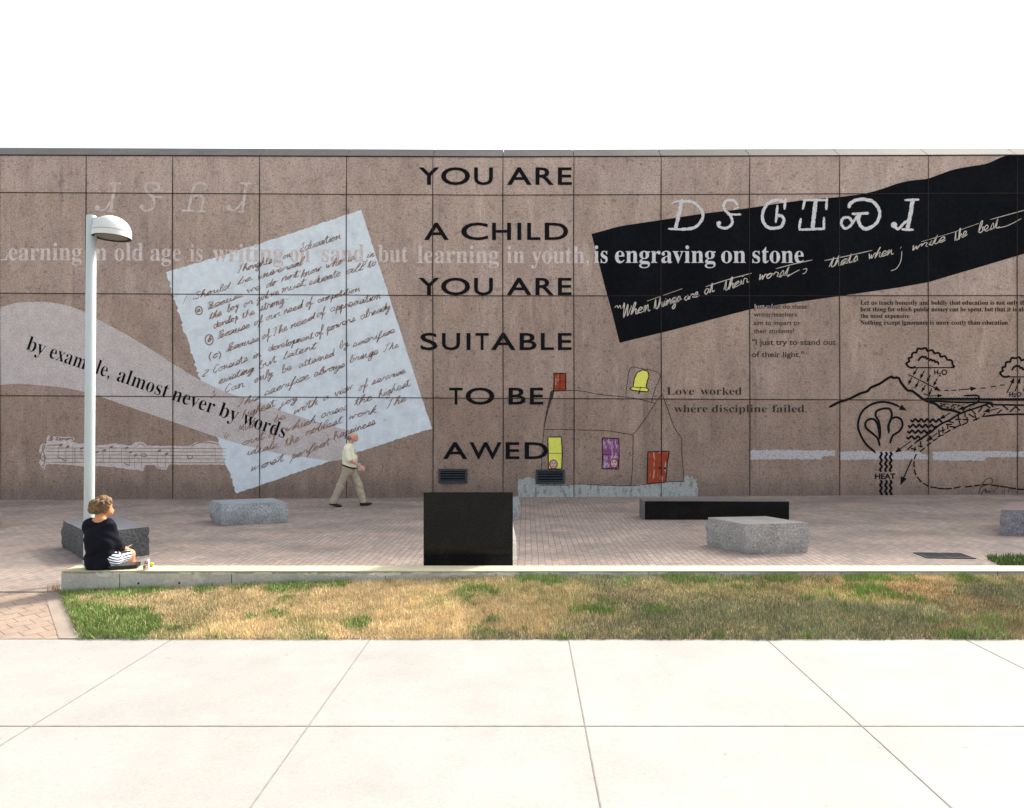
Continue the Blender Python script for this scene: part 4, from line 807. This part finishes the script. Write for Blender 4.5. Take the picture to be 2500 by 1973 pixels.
# ------------------------------------------------------------------ figures: one smooth field per body or garment
def cap(a, b, ra, rb=None, flat=None): return (np.array(a, float), np.array(b, float), ra, ra if rb is None else rb, flat)
def field_mesh(name, prims, h, k, m, parent, cuts=(), grow=0.0, ripple=None, label=None, holes=()):
    lo = np.min([np.minimum(p[0], p[1]) - max(p[2], p[3]) for p in prims], 0) - .04 - grow; hi = np.max([np.maximum(p[0], p[1]) + max(p[2], p[3]) for p in prims], 0) + .04 + grow
    n_ = np.ceil((hi - lo) / h).astype(int) + 1; vol = np.full(n_, .5, np.float32); ax = [lo[i] + h * np.arange(n_[i]) for i in range(3)]
    for a, b, ra, rb, flat in prims:
        e = max(ra, rb) + grow + k + .03; s0 = np.maximum(0, ((np.minimum(a, b) - e - lo) / h).astype(int)); s1 = np.minimum(n_, ((np.maximum(a, b) + e - lo) / h).astype(int) + 2)
        sl_ = tuple(slice(s0[i], s1[i]) for i in range(3)); X, Y, Z = np.meshgrid(ax[0][sl_[0]], ax[1][sl_[1]], ax[2][sl_[2]], indexing='ij')
        px_, py_, pz_ = X - a[0], Y - a[1], Z - a[2]; d = b - a; dd = d.dot(d)
        sc_ = 1.0
        if flat is not None:
            nn, s_ = flat; nn = np.array(nn, float); nn /= np.linalg.norm(nn); q = (px_ * nn[0] + py_ * nn[1] + pz_ * nn[2]) * (1 / s_ - 1); px_ = px_ + q * nn[0]; py_ = py_ + q * nn[1]; pz_ = pz_ + q * nn[2]; sc_ = s_ ** .5
        t = np.clip((px_ * d[0] + py_ * d[1] + pz_ * d[2]) / dd, 0, 1) if dd > 1e-9 else np.zeros_like(X)
        D = (np.sqrt((px_ - t * d[0]) ** 2 + (py_ - t * d[1]) ** 2 + (pz_ - t * d[2]) ** 2) - (ra + (rb - ra) * t)) * sc_ - grow
        o_ = vol[sl_]; hh = np.clip(.5 + .5 * (o_ - D) / k, 0, 1); vol[sl_] = (o_ * (1 - hh) + D * hh - k * hh * (1 - hh)).astype(np.float32)
    X, Y, Z = np.meshgrid(*ax, indexing='ij')
    if ripple: vol += (ripple[0] * (np.sin(X * ripple[1] + 3 * np.sin(Z * ripple[1] * .6)) * np.sin(Y * ripple[1] * 1.1 + Z * ripple[1] * .7) )).astype(np.float32)
    for c_, r_ in holes: vol = np.maximum(vol, (r_ - np.sqrt((X - c_[0]) ** 2 + (Y - c_[1]) ** 2 + (Z - c_[2]) ** 2)).astype(np.float32))
    for nn, d in cuts:
        nn = np.array(nn, float); l = np.linalg.norm(nn); vol = np.maximum(vol, ((X * nn[0] + Y * nn[1] + Z * nn[2] - d) / l).astype(np.float32))
    s = vol < 0; c0 = [n_[i] - 1 for i in range(3)]
    cnt = np.zeros(c0, np.int8); pos = np.zeros((*c0, 3), np.float32)
    for axi in range(3):
        for u in (0, 1):
            for w in (0, 1):
                oth = [i for i in range(3) if i != axi]; st = [0, 0, 0]; st[oth[0]] = u; st[oth[1]] = w; en = list(st); en[axi] = 1
                A_ = tuple(slice(st[i], st[i] + c0[i]) for i in range(3)); B_ = tuple(slice(en[i], en[i] + c0[i]) for i in range(3))
                va, vb = vol[A_], vol[B_]; cr = s[A_] != s[B_]; t = np.where(cr, va / np.where(cr, va - vb, 1), 0)
                cnt += cr; q = [np.full(c0, float(st[i]), np.float32) for i in range(3)]; q[axi] = t
                for i in range(3): pos[..., i] += np.where(cr, q[i], 0)
    act = cnt > 0; idx = np.full(c0, -1, np.int64); idx[act] = np.arange(act.sum()); I = np.argwhere(act)
    V_ = (pos[act] / cnt[act][:, None] + I) * h + lo; F_ = []
    for axi in range(3):
        o1, o2 = [(1, 2), (2, 0), (0, 1)][axi]; en = [0, 0, 0]; en[axi] = 1
        A_ = s[tuple(slice(0, n_[i] - en[i]) for i in range(3))]; B_ = s[tuple(slice(en[i], None) for i in range(3))]; E_ = np.argwhere(A_ != B_)
        ok = (E_[:, o1] > 0) & (E_[:, o2] > 0) & (E_[:, o1] < c0[o1]) & (E_[:, o2] < c0[o2]) & (E_[:, axi] < c0[axi]); E_ = E_[ok]
        def at(d1, d2):
            q = E_.copy(); q[:, o1] += d1; q[:, o2] += d2; return idx[q[:, 0], q[:, 1], q[:, 2]]
        Q = np.stack([at(-1, -1), at(0, -1), at(0, 0), at(-1, 0)], 1); fl = ~A_[tuple(E_.T)]; Q[fl] = Q[fl][:, ::-1]; F_.append(Q)
    F_ = np.concatenate(F_); me = bpy.data.meshes.new(name); me.vertices.add(len(V_)); me.vertices.foreach_set('co', V_.astype(np.float32).ravel())
    me.loops.add(len(F_) * 4); me.loops.foreach_set('vertex_index', F_.ravel().astype(np.int32)); me.polygons.add(len(F_)); me.polygons.foreach_set('loop_start', np.arange(len(F_), dtype=np.int32) * 4); me.polygons.foreach_set('loop_total', np.full(len(F_), 4, np.int32))
    me.update(calc_edges=True); o = link(name, me, m, parent, True)
    if label: o['label'] = label
    return o
M['skin_man'] = shade('skin_ruddy', lin(212, 158, 136), .55, [(9, .92, 1.06)], [(6, lin(214, 135, 115), .52, .7, .5)])
M['skin_woman'] = shade('skin_tanned', lin(214, 152, 112), .55, [(9, .93, 1.05)])
M['shirt'] = shade('pale_yellow_shirt', lin(243, 242, 214), .85, [(5, .95, 1.04)])
M['trousers'] = shade('khaki_trousers', lin(178, 168, 148), .9, [(6, .92, 1.06)])
M['leather'] = shade('dark_brown_leather', lin(46, 32, 28), .45)
M['belt'] = shade('dark_belt', lin(40, 26, 22), .5)
M['grey_hair'] = shade('grey_hair', lin(125, 112, 108), .8, [(40, .75, 1.25)])
M['eye'] = shade('dark_eye', lin(40, 30, 28), .4)
M['lanyard'] = shade('lanyard_strap', lin(120, 108, 60), .8)
M['sheet'] = shade('folded_papers', lin(200, 206, 222), .8)
M['navy'] = shade('navy_knit', lin(11, 13, 27), .95, [(7, .85, 1.2), (120, .85, 1.15)], bump=(160, .3, .004))
M['hair'] = shade('light_brown_hair', lin(112, 88, 62), .6, [(26, .6, 1.4, (1, 1, .5)), (70, .75, 1.25)], [(9, lin(165, 135, 95), .52, .68, .7), (7, lin(62, 46, 32), .55, .68, .8)], bump=(45, .7, .01))
M['strand'] = shade('fair_brown_hair_strands', lin(138, 110, 78), .5, [(30, .55, 1.45), (90, .8, 1.2)])
M['sandal'] = shade('sandal_leather', lin(70, 48, 34), .6)
M['cig'] = shade('white_cigarette', lin(225, 222, 215), .8)
def stripes():
    s = NT('striped_skirt'); mp = s.n('ShaderNodeMapping'); mp.inputs['Rotation'].default_value = (0, R(-28), 0); s.l(s.co, mp.inputs[0])
    w = s.n('ShaderNodeTexWave', wave_type='BANDS', bands_direction='Z'); w.inputs['Scale'].default_value = 12; w.inputs['Distortion'].default_value = 1.2; w.inputs['Detail'].default_value = 1; w.inputs['Detail Scale'].default_value = .6; s.l(mp.outputs[0], w.inputs['Vector'])
    s.l(s.mix(lin(22, 24, 42), lin(218, 222, 236), s.rng(w.outputs['Fac'], .36, .44, 0, 1)), s.b.inputs['Base Color']); s.b.inputs['Roughness'].default_value = .9; return s.m
M['skirt'] = stripes()

# --- the walking man
mz = 16.2; mx = (857 - VX) * mz / F
man = empty('person', (mx, mz, gz(mx, mz)))
def fingers(wr, d, up, side, curl=.5, thumb=1, s_=1.0):
    """palm and five fingers growing along d; side = towards the thumb"""
    d, up, side = [Vector(q).normalized() for q in (d, up, side)]; w = Vector(wr); out = [cap(w, w + d * .05 * s_, .027 * s_, .03 * s_, (up, .55)), cap(w + d * .05 * s_, w + d * .085 * s_, .032 * s_, .031 * s_, (up, .5))]
    for i, ln in enumerate((.072, .08, .075, .058)):
        b = w + d * .092 * s_ + side * (.028 - .0187 * i) * s_; e1 = b + (d - up * curl * .6).normalized() * ln * .5 * s_; e2 = e1 + (d * .5 - up * curl * 1.6).normalized() * ln * .5 * s_
        out += [cap(b, e1, .0095 * s_, .009 * s_), cap(e1, e2, .0088 * s_, .0075 * s_)]
    t0 = w + d * .03 * s_ + side * .022 * s_; t1 = t0 + (d * .6 + side * .8).normalized() * .045 * s_; t2 = t1 + (d - up * .5 + side * .1).normalized() * .035 * s_
    return out + [cap(t0, t1, .013 * s_, .011 * s_), cap(t1, t2, .0105 * s_, .009 * s_)]
NA, NF = -.2, .2
armN = [cap((-.05, -.185, 1.43), (.015, -.235, 1.17), .052, .042), cap((.015, -.235, 1.17), (.275, -.225, 1.0), .043, .028)]
armF = [cap((-.05, .185, 1.43), (-.06, .235, 1.16), .052, .042), cap((-.06, .235, 1.16), (.13, .2, .985), .042, .028)]
headm = [cap((.025, 0, 1.69), (.045, 0, 1.70), .088, .090), cap((.125, 0, 1.715), (.158, 0, 1.685), .010, .018), cap((.118, 0, 1.612), (.13, 0, 1.618), .022), cap((.10, 0, 1.745), (.115, 0, 1.735), .045), cap((.0, 0, 1.68), (.02, 0, 1.70), .085), cap((.10, 0, 1.635), (.075, 0, 1.68), .05, .068), cap((.137, 0, 1.625), (.11, 0, 1.645), .026, .036),
         cap((.143, 0, 1.70), (.163, 0, 1.678), .011, .017), cap((.145, -.03, 1.645), (.145, .03, 1.645), .016), cap((.128, -.04, 1.722), (.128, .04, 1.722), .02), cap((.03, -.092, 1.655), (.02, -.098, 1.69), .014, .019, ((0, 1, 0), .6)), cap((.03, .092, 1.655), (.02, .098, 1.69), .014, .019, ((0, 1, 0), .6)),
         cap((-.03, 0, 1.50), (.025, 0, 1.63), .064, .058)]
torso = [cap((-.04, -.13, 1.41), (-.04, .13, 1.41), .075), cap((-.05, -.05, 1.30), (-.05, .05, 1.30), .135, None, None), cap((-.035, -.05, 1.13), (-.035, .05, 1.13), .145), cap((-.035, -.05, 1.0), (-.035, .05, 1.0), .135), cap((-.05, -.04, .93), (-.05, .04, .93), .13), cap((-.04, 0, 1.46), (-.035, 0, 1.5), .07)]
legN = [cap((-.06, -.085, .92), (-.245, -.10, .50), .098, .066), cap((-.245, -.10, .50), (-.415, -.10, .10), .062, .043)]
legF = [cap((-.02, .085, .92), (.165, .095, .50), .098, .066), cap((.165, .095, .50), (.27, .095, .09), .062, .043)]
footN = [cap((-.455, -.10, .085), (-.30, -.105, .035), .038, .034, ((0, 0, 1), .8)), cap((-.30, -.105, .035), (-.235, -.108, .032), .038, .03, ((0, 0, 1), .7))]
footF = [cap((.235, .095, .05), (.39, .10, .052), .038, .034, ((0, 0, 1), .85)), cap((.39, .10, .052), (.455, .103, .064), .036, .028, ((0, 0, 1), .7))]
hN = fingers((.282, -.225, .995), (.74, .04, -.66), (.5, -.6, .6), (.45, .5, .6), .9); hF = fingers((.135, .2, .98), (.72, -.1, -.66), (.5, .5, .6), (.45, -.4, .7), .8)
field_mesh('body', headm + torso + armN + armF + legN + legF + hN + hF, .0075, .022, M['skin_man'], man)
bh = Vector((-.035, 0, 1.0)); 
beltn, beltd = (.31, 0, .95), .95 * .985 + .31 * -.035
field_mesh('shirt', torso + [cap(a[0], a[1], a[2] + .012, a[3] + .02, a[4]) for a in (armN[0], armF[0])] + [cap((-.01, -.06, 1.18), (-.01, .06, 1.18), .14)], .009, .05, M['shirt'], man,
           [((-.31, 0, -.95), -beltd), ((0, 0, 1), 1.55), ((.5, 0, 1), 1.535)][:2] , .014, (.0065, 19))
for nm, arm in (('near', armN), ('far', armF)): pass
field_mesh('collar', [cap((-.045, 0, 1.475), (-.02, 0, 1.53), .078, .07)], .008, .02, M['shirt'], man, [((.55, 0, 1), 1.53), ((0, 0, -1), -1.44)], .006)
field_mesh('trousers', [cap((-.05, -.04, .98), (-.05, .04, .98), .14), cap((-.055, -.05, .90), (-.055, .05, .90), .135)] + legN + [cap(legF[0][0], legF[0][1], .098, .07), legF[1]] + [cap((-.245, -.10, .50), (-.42, -.10, .11), .066, .066), cap((.165, .095, .50), (.27, .095, .10), .068, .068)], .009, .035, M['trousers'], man,
           [((.31, 0, .95), beltd), ((0, 0, -1), -.085)], .016, (.010, 21))
field_mesh('belt', [cap((-.05, -.045, 1.0), (-.05, .045, 1.0), .142), cap((-.045, -.045, .94), (-.045, .045, .94), .142)], .007, .04, M['belt'], man, [((.31, 0, .95), beltd + .018), ((-.31, 0, -.95), -beltd + .018)], .020)
for fo in (footN, footF): field_mesh('shoe', fo, .006, .02, M['leather'], man, [((0, 0, -1), -.001)], .010)
field_mesh('hair', [cap((-.03, -.05, 1.68), (-.03, .05, 1.68), .058), cap((-.03, -.075, 1.685), (.02, -.088, 1.68), .026, .02), cap((-.03, .075, 1.685), (.02, .088, 1.68), .026, .02)], .006, .03, M['grey_hair'], man, [((.5, 0, 1), 1.722), ((.35, 0, -1), -1.62)], .006)
for s_ in (-1, 1): field_mesh('eye', [cap((.138, s_ * .033, 1.703), (.139, s_ * .036, 1.703), .008)], .004, .01, M['eye'], man)
bm = bmesh.new(); tube(bm, spline([(-.1, -.02, 1.50), (-.04, -.085, 1.49), (.06, -.08, 1.40), (.105, -.05, 1.30), (.125, -.01, 1.22), (.105, .05, 1.30), (.06, .08, 1.40), (-.04, .085, 1.49), (-.1, .02, 1.50)], 5), .009, 6); bmo('lanyard', bm, M['lanyard'], man, True)
tag(man, 'bald man in pale yellow polo shirt and khaki trousers striding right along the wall', 'person')
pp = empty('folded_papers', (mx + .165, mz + .15, gz(mx, mz) + .885)); pp.rotation_euler = (0, R(-10), 0)
bm = bmesh.new(); box(bm, -.03, .05, -.006, .006, -.02, .17, .002); bmo('outer_sheet', bm, M['sheet'], pp); bm = bmesh.new(); box(bm, -.024, .042, .0065, .011, -.01, .16, .001); bmo('inner_sheet', bm, M['sheet'], pp)
tag(pp, "white folded papers held in the walking man's far hand at his waist", 'papers')

# --- the seated woman (seat = ledge top)
wo = empty('person', (-5.29, 8.2, LH))
hd_ = [cap((.035, .02, .775), (.05, .03, .79), .084, .088), cap((.085, .055, .69), (.065, .04, .75), .042, .066), cap((.104, .068, .668), (.09, .06, .70), .024, .036), cap((.118, .078, .728), (.128, .084, .706), .009, .014), cap((.114, .082, .68), (.122, .066, .682), .013),
       cap((.06, -.045, .715), (.062, -.05, .745), .013, .018, ((.5, -.85, 0), .6)), cap((.02, .0, .58), (.035, .015, .70), .056, .05)]
tr = [cap((-.095, .0, .545), (.12, .0, .55), .052), cap((-.02, .0, .59), (.05, .0, .60), .05), cap((-.04, .0, .43), (.075, .0, .43), .095), cap((-.03, .01, .25), (.08, .01, .25), .105), cap((-.05, .02, .1), (.11, .02, .1), .11)]
aR = [cap((.14, .0, .525), (.18, .075, .285), .045, .038), cap((.18, .075, .285), (.165, .235, .215), .04, .027)]
aL = [cap((-.13, .01, .52), (-.13, .13, .27), .048, .04), cap((-.13, .13, .27), (.03, .27, .205), .04, .027)]
th = [cap((.10, .05, .09), (.165, .37, .10), .095, .066), cap((-.03, .05, .09), (.03, .39, .10), .095, .066)]
sh_ = [cap((.165, .37, .10), (.18, .43, -.19), .058, .036), cap((.03, .39, .10), (.05, .45, -.19), .058, .036), cap((.18, .43, -.205), (.21, .55, -.222), .034, .024), cap((.05, .45, -.205), (.08, .57, -.222), .034, .024)]
hR = fingers((.163, .24, .212), (.1, .9, -.35), (.6, .2, .75), (-.85, .2, .3), .9, s_=.92); hL = fingers((.035, .272, .203), (.75, .6, -.2), (-.1, .3, .9), (.3, -.8, .3), .7, s_=.92)
field_mesh('body', hd_ + tr + aR + aL + th + sh_ + hR + hL, .0065, .022, M['skin_woman'], wo)
field_mesh('sweater', tr + [cap((-.03, .0, .34), (.08, .0, .34), .104)] + aR + aL + [cap((.0, .0, .03), (.06, .0, .03), .115)], .0085, .05, M['navy'], wo, [((0, 0, -1), -.004), ((0, 1.0, -.1), .205)], .015, (.0075, 27), 'navy long sleeved knit top', [((.025, .0, .665), .112)])
field_mesh('skirt', th + [cap((-.06, .03, .09), (.13, .03, .09), .115), cap((.035, .06, .08), (.10, .33, .09), .09, .07)], .008, .04, M['skirt'], wo, [((0, 0, -1), -.002), ((.2, 1, 0), .352)], .014, None, 'navy and white striped skirt')
hp = [cap((.02, .01, .79), (.045, .025, .81), .092, .092), cap((-.02, -.03, .735), (.0, -.045, .79), .075), cap((.07, -.02, .77), (.085, .035, .82), .062, .056), cap((.04, -.06, .725), (.055, -.06, .78), .036)]
i_ = random.Random(11)
for k_ in range(34):
    a = i_.uniform(0, .93) * math.pi; q = (.035 - .095 * math.cos(a), .0 - .085 * abs(math.sin(a)), .70 + i_.uniform(.0, .14 - .06 * abs(math.cos(a)))); hp.append(cap(q, (q[0] + i_.uniform(-.014, .014), q[1] - .005, q[2] + .022), i_.uniform(.013, .024)))
for q in ((-.07, .02, .70), (-.08, .0, .725), (-.075, .0, .70), (-.055, -.05, .69), (-.02, -.08, .69), (.03, -.085, .70), (.06, -.07, .72), (-.085, .02, .74)): hp.append(cap(q, (q[0] * .92, q[1], q[2] + .03), .02))
field_mesh('hair', hp, .006, .018, M['hair'], wo, [((.8, .6, -.35), -.155), ((-.2, -.1, -1), -.672)][1:], .002, (.005, 80), 'short wavy light brown hair', [((.14, .085, .70), .072)])
bm = bmesh.new()
for k_ in range(130):
    a = i_.uniform(-.1, 1.02) * math.pi; e = i_.uniform(.1, 1.5); cx_ = Vector((.025, -.005, .775)); p = []; tw = i_.uniform(-.6, .6); rr_ = .103
    for q in range(6):
        e2 = e - q * .2; a2 = a + tw * q * .12 + .1 * math.sin(q * 2 + k_)
        p.append(cx_ + Vector((-rr_ * math.cos(a2) * math.cos(e2), -rr_ * .9 * math.sin(a2) * math.cos(e2), rr_ * 1.05 * math.sin(e2) - .012)) * (1 + .05 * math.sin(q * 2.2 + k_)))
    tube(bm, spline(p, 2), [.0035 + .002 * math.sin(3.1 * j_ / 11) for j_ in range(11)], 5)
bmo('hair_strands', bm, M['strand'], wo, True)
for k_, q in enumerate(((.113, .05, .737), (.088, .085, .737))): field_mesh('eye', [cap(q, (q[0] + .002, q[1], q[2]), .008)], .004, .01, M['eye'], wo)
for q in (((.185, .45, -.238), (.21, .55, -.242)), ((.055, .47, -.238), (.08, .57, -.242))): field_mesh('sandal', [cap(q[0], q[1], .034, .03, ((0, 0, 1), .6))], .006, .01, M['sandal'], wo)
tag(wo, 'woman in navy top and striped skirt seated with her back turned on the ledge', 'person')
cg = empty('cigarette', (-5.29 + .168, 8.2 + .335, LH + .205)); bm = bmesh.new(); tube(bm, [(0, 0, 0), (.035, .02, .02)], .005, 8); bmo('paper_tube', bm, M['cig'], cg); bm = bmesh.new(); tube(bm, [(.0352, .0201, .0201), (.043, .0246, .0246)], .0048, 8); bmo('ash_tip', bm, M['top_grey'], cg)
tag(cg, "thin white cigarette in the seated woman's right hand", 'cigarette')

# --- things on the ledge
def ledge_at(X, Y): z_ = F * (EYE - LH) / (Y - VY); return (X - VX) * z_ / F, z_
M['vinyl'] = shade('black_vinyl', lin(30, 31, 34), .35, [(6, .8, 1.2)], spec=.5)
M['label_white'] = shade('can_white', lin(225, 225, 220), .35, spec=.5); M['can_red'] = shade('can_red', lin(190, 22, 14), .5, spec=.3); M['can_green'] = shade('can_green', lin(80, 140, 70), .4); M['alu'] = shade('aluminium', (.6, .6, .6, 1), .3, metal=1)
M['lemon'] = shade('yellow_rind', lin(190, 190, 70), .5, [(20, .9, 1.08)], bump=(60, .2, .003))
fo = empty('folder', (-4.98, 8.235, LH + .002), R(18))
bm = bmesh.new(); box(bm, -.155, .155, -.10, .10, 0, .012, .004); bmo('back_cover', bm, M['vinyl'], fo)
bm = bmesh.new(); box(bm, -.148, .150, -.093, .093, .0125, .030, .002); bmo('pages', bm, M['rim'], fo)
bm = bmesh.new(); box(bm, -.157, .157, -.102, .102, .0305, .044, .004); box(bm, -.162, -.1575, -.102, .102, 0, .044, .001); bmo('front_cover', bm, M['vinyl'], fo)
tag(fo, 'black folder lying flat on the ledge beside the seated woman', 'folder')
cxn, cyn = ledge_at(357, 1391); can = empty('drink_can', (cxn, cyn, LH + .001), R(25))
bm = bmesh.new(); lathe(bm, [(.026, 0), (.032, .008), (.033, .014), (.033, .105), (.028, .118)], 28, cap0=True); bmo('can_body', bm, M['label_white'], can, True)
bm = bmesh.new(); lathe(bm, [(.028, .1185), (.029, .121), (.026, .1215), (.0255, .117)], 28, cap1=True); bmo('can_lid', bm, M['alu'], can)
def patch(name, pts, m, r_=.0335):
    bm = bmesh.new(); bm.faces.new([bm.verts.new((r_ * math.cos(a), r_ * math.sin(a), z)) for a, z in pts]); bmesh.ops.triangulate(bm, faces=bm.faces)
    bmesh.ops.subdivide_edges(bm, edges=bm.edges, cuts=3)
    for q in bm.verts: l = math.hypot(q.co.x, q.co.y); q.co.x *= r_ / l; q.co.y *= r_ / l
    bmo(name, bm, m, can)
a0 = R(-68 - 25)
patch('red_patch', [(a0 - .35, .014), (a0 + .75, .014), (a0 + .8, .04), (a0 + .55, .055), (a0 + .75, .075), (a0 + .6, .1), (a0 - .1, .104), (a0 - .5, .085), (a0 - .3, .06), (a0 - .1, .04)], M['can_red'])
patch('green_patch', [(a0 - .95, .018), (a0 - .4, .016), (a0 - .15, .038), (a0 - .35, .055), (a0 - .8, .05)], M['can_green'])
can.scale = (1.12, 1.12, 1.12)
tag(can, 'small red and white drink can standing on the ledge', 'can')
lx_, ly_ = ledge_at(368, 1386); le = empty('lemon', (lx_ - .03, ly_ + .06, LH + .028)); le.scale = (.8, .8, .8); bm = bmesh.new(); lathe(bm, [(.003, -.048), (.012, -.043), (.028, -.028), (.034, 0), (.028, .028), (.012, .043), (.004, .049)], 24, cap0=True, cap1=True); q = bmo('rind', bm, M['lemon'], le, True); q.rotation_euler = (0, R(90), 0)
bm = bmesh.new(); lathe(bm, [(.004, .0492), (.003, .053)], 8, cap1=True); q2 = bmo('stem_end', bm, M['lanyard'], le); q2.rotation_euler = (0, R(90), 0)
tag(le, 'yellow lemon half hidden behind the drink can on the ledge', 'fruit')

# ------------------------------------------------------------------ leaf litter and dry weeds
M['litter'] = shade('dry_litter', (.48, .42, .34, 1), .9, [(6, .5, 1.4)])
v = []; f_ = []
lit = [(rng.uniform(-13.5, 13.5), rng.uniform(17.86, 17.97)) for _ in range(70)] + [(rng.uniform(-11, 11), rng.uniform(9, 17.8)) for _ in range(70)] + [(rng.uniform(-7.5, -5.75), rng.uniform(8.22, 8.45)) for _ in range(22)] + [(rng.uniform(-7.5, -4.6), rng.uniform(6.5, 8.0)) for _ in range(26)]
for x_, y_ in lit:
    if x_ > in_lawn_left(y_) - .03 and y_ < 8.1: continue
    a = rng.uniform(0, 6.28); l = rng.uniform(.008, .022); w_2 = l * rng.uniform(.35, .8); z0 = (gz(x_, y_) if y_ > 8.2 else 0) + .006; b = len(v); ca_, sa_ = math.cos(a), math.sin(a)
    for p, q, zz in ((-l, 0, .0), (0, -w_2, .003), (l, 0, .006), (0, w_2, .002)): v.append((x_ + p * ca_ - q * sa_, y_ + p * sa_ + q * ca_, z0 + zz))
    f_.append((b, b + 1, b + 2, b + 3))
tag(mesh('leaf_litter', v, f_, M['litter']), kind='stuff')
xs_ = []; ys_ = []
for cx_, cy_, n_, sp in ((-1.37, 8.66, 60, .07), (-.10, 8.64, 90, .06), (-5.74, 8.1, 30, .05), (.3, 17.93, 0, .1)):
    xs_ += list(cx_ + sp * rng.standard_normal(n_)); ys_ += list(cy_ + .5 * sp * rng.standard_normal(n_))
xs_ = np.array(xs_); ys_ = np.array(ys_); c = np.array([.50, .33, .15]) * (.6 + .8 * rng.random((len(xs_), 1)))
tag(blades('dry_weeds', xs_, ys_, np.zeros(len(xs_)), .06 + .12 * rng.random(len(xs_)), .006, c, .8), kind='stuff')
